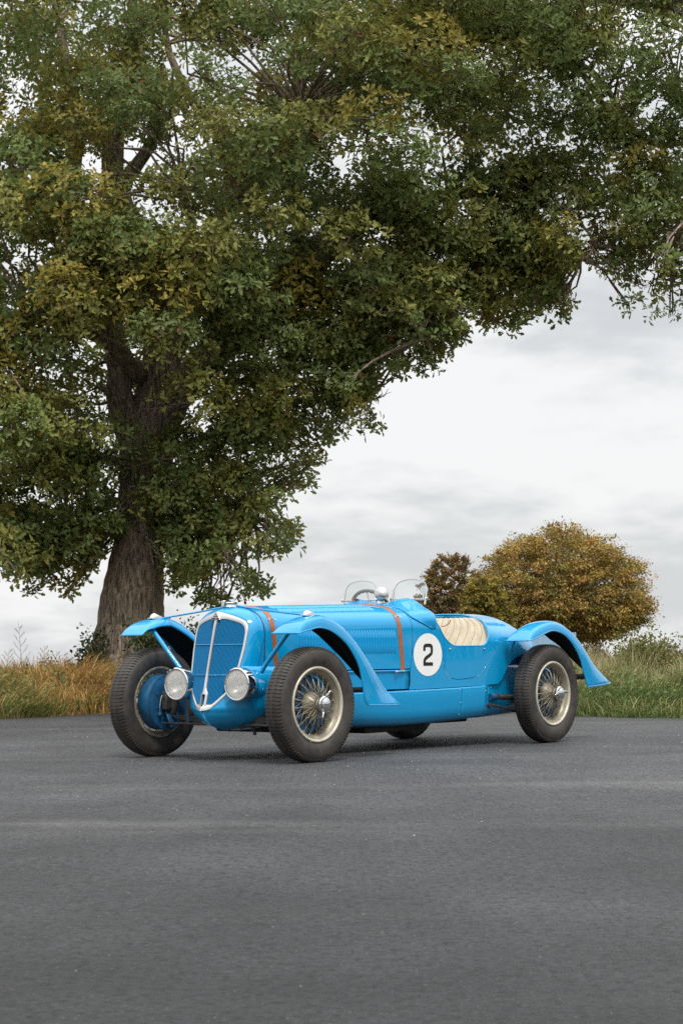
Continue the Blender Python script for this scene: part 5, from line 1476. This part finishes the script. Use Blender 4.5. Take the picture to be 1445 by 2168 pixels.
STEER = math.radians(3.0)
# local z-rotation: near-side wheels face -Y; the front pair is steered a little
wheels = [(0.0, .702, -STEER, .28), (2.95, .675, 0.0, 1.35), (0.0, -.702, math.pi - STEER, .9), (2.95, -.675, math.pi, .4)]
made = []
for i, (u, v, rz, spin) in enumerate(wheels):
    if i == 0: made.append(wh)
    else: made.append(dup_tree(wh, car, (0, 0, 0), 0, 0))
for o, (u, v, rz, spin) in zip(made, wheels):
    o.rotation_mode = 'YXZ'
    o.matrix_local = Matrix.Translation(K(u, v, .3785)) @ Matrix.Rotation(rz, 4, 'Z') @ Matrix.Rotation(spin, 4, 'Y')
# ---- backing plates and running gear behind the front wheels
for sd_ in (1, -1):
    for u in (0.0, 2.95):
        y = sd_ * ((.702 if u < 1 else .675) - .132)
        bp_ = MB().lathe([(0, .0), (.10, .0), (.12, .004), (.17, .004), (.178, .0), (.192, .0), (.194, -.02), (.194, -.03)], K(u, y, .3785), K(0, -sd_, 0), n=48).build('backing_plate', M['blue_dull'], car, sharp=30)
        for k in range(8):
            a = k * .785 + .3
            MB().lathe([(.007, .0), (.007, .009), (0, .010)], K(u + .125 * math.cos(a), y - sd_ * .004, .3785 + .125 * math.sin(a)), K(0, -sd_, 0), n=6).build('bolt', M['blue_dull'], bp_)
        if u < 1:
            MB().tube([K(u, y - sd_ * .01, .46), K(u, y - sd_ * .05, .44), K(u + .0, y - sd_ * .06, .36), K(u, y - sd_ * .04, .30)], [.028, .036, .036, .026], n=12).build('swivel', M['dark'], bp_)
            MB().box(K(-.03, y - sd_ * .035, .39), (.11, .05, .13)).build('swivel_housing', M['dark'], bp_, bevel=.012)
            MB().tube(catmull([K(-.10, y - sd_ * .015, .30), K(-.105, y - sd_ * .02, .36), K(-.08, y - sd_ * .02, .43), K(-.02, y - sd_ * .03, .455)], 4), .0035, n=6).build('brake_hose', M['alloy'], bp_)
            MB().lathe([(.016, 0), (.016, .016), (.010, .022), (0, .024)], K(-.10, y - sd_ * .004, .295), K(0, -sd_, 0), n=12).build('adjuster', M['blue_dull'], bp_)
            MB().box(K(-.035, y - sd_ * .05, .262), (.045, .02, .13), Matrix.Rotation(.5 * sd_, 3, 'X')).build('steering_arm', M['blue_dull'], bp_, bevel=.008)
            MB().tube([K(.08, y - sd_ * .05, .43), K(.07, y - sd_ * .28, .42)], .03, n=10).build('damper_arm', M['dark'], bp_)
mb = MB()
for i in range(5): mb.box(K(.0, 0, .285 - .010 * i), (.055, 1.10 - .12 * i, .0085))
sp = mb.build('leaf_spring', M['dark'], car, smooth=False)
for v in (.36, -.36): MB().box(K(0, v, .262), (.065, .028, .075)).build('spring_clip', M['blue_dull'], sp, bevel=.004)
MB().tube([K(-.06, -.56, .235), K(-.06, .56, .235)], .009, n=8).build('track_rod', M['dark'], car)
MB().box(K(.08, 0, .36), (.16, .72, .16)).build('cross_member', M['black'], car, bevel=.02)
MB().tube([K(2.95, -.60, .3785), K(2.95, .60, .3785)], .045, n=16).lathe([(0, -.14), (.08, -.12), (.13, -.05), (.13, .05), (.08, .12), (0, .14)], K(2.95, 0, .3785), (1, 0, 0), n=20).build('rear_axle', M['black'], car)
for sd_ in (1, -1):
    ra = MB().tube([K(2.37, sd_ * .535, .365), K(2.44, sd_ * .535, .366)], [.026, .026], n=14).build('radius_arm', M['blue_dull'], car)
    MB().tube([K(2.44, sd_ * .535, .366), K(2.455, sd_ * .535, .366)], .03, n=12).tube([K(2.46, sd_ * .535, .364), K(2.75, sd_ * .545, .345)], [.02, .024], n=10).build('arm_shaft', M['dark'], ra)
    MB().tube([K(2.56, sd_ * .535, .385), K(2.56, sd_ * .535, .335)], .014, n=8).build('arm_clamp', M['dark'], ra)
    MB().tube(catmull([K(2.36, sd_ * .53, .30), K(2.42, sd_ * .535, .30), K(2.55, sd_ * .54, .28), K(2.70, sd_ * .55, .245), K(2.85, sd_ * .55, .25)], 4), .008, n=8).lathe([(0, 0), (.018, .002), (.018, .02), (0, .024)], K(2.37, sd_ * .52, .30), K(0, sd_, 0), n=12).build('brake_cable', M['dark'], ra)
# ---- number plate bracket at the tail
pl = MB().box(K(3.86, .17, .785), (.006, .46, .135)).build('number_plate', M['plate'], car, bevel=.002)
MB().tube([K(3.86, .05, .72), K(3.80, .05, .60)], .012, n=8).tube([K(3.86, .28, .72), K(3.70, .2, .62)], .012, n=8).build('plate_bracket', M['dark'], pl)
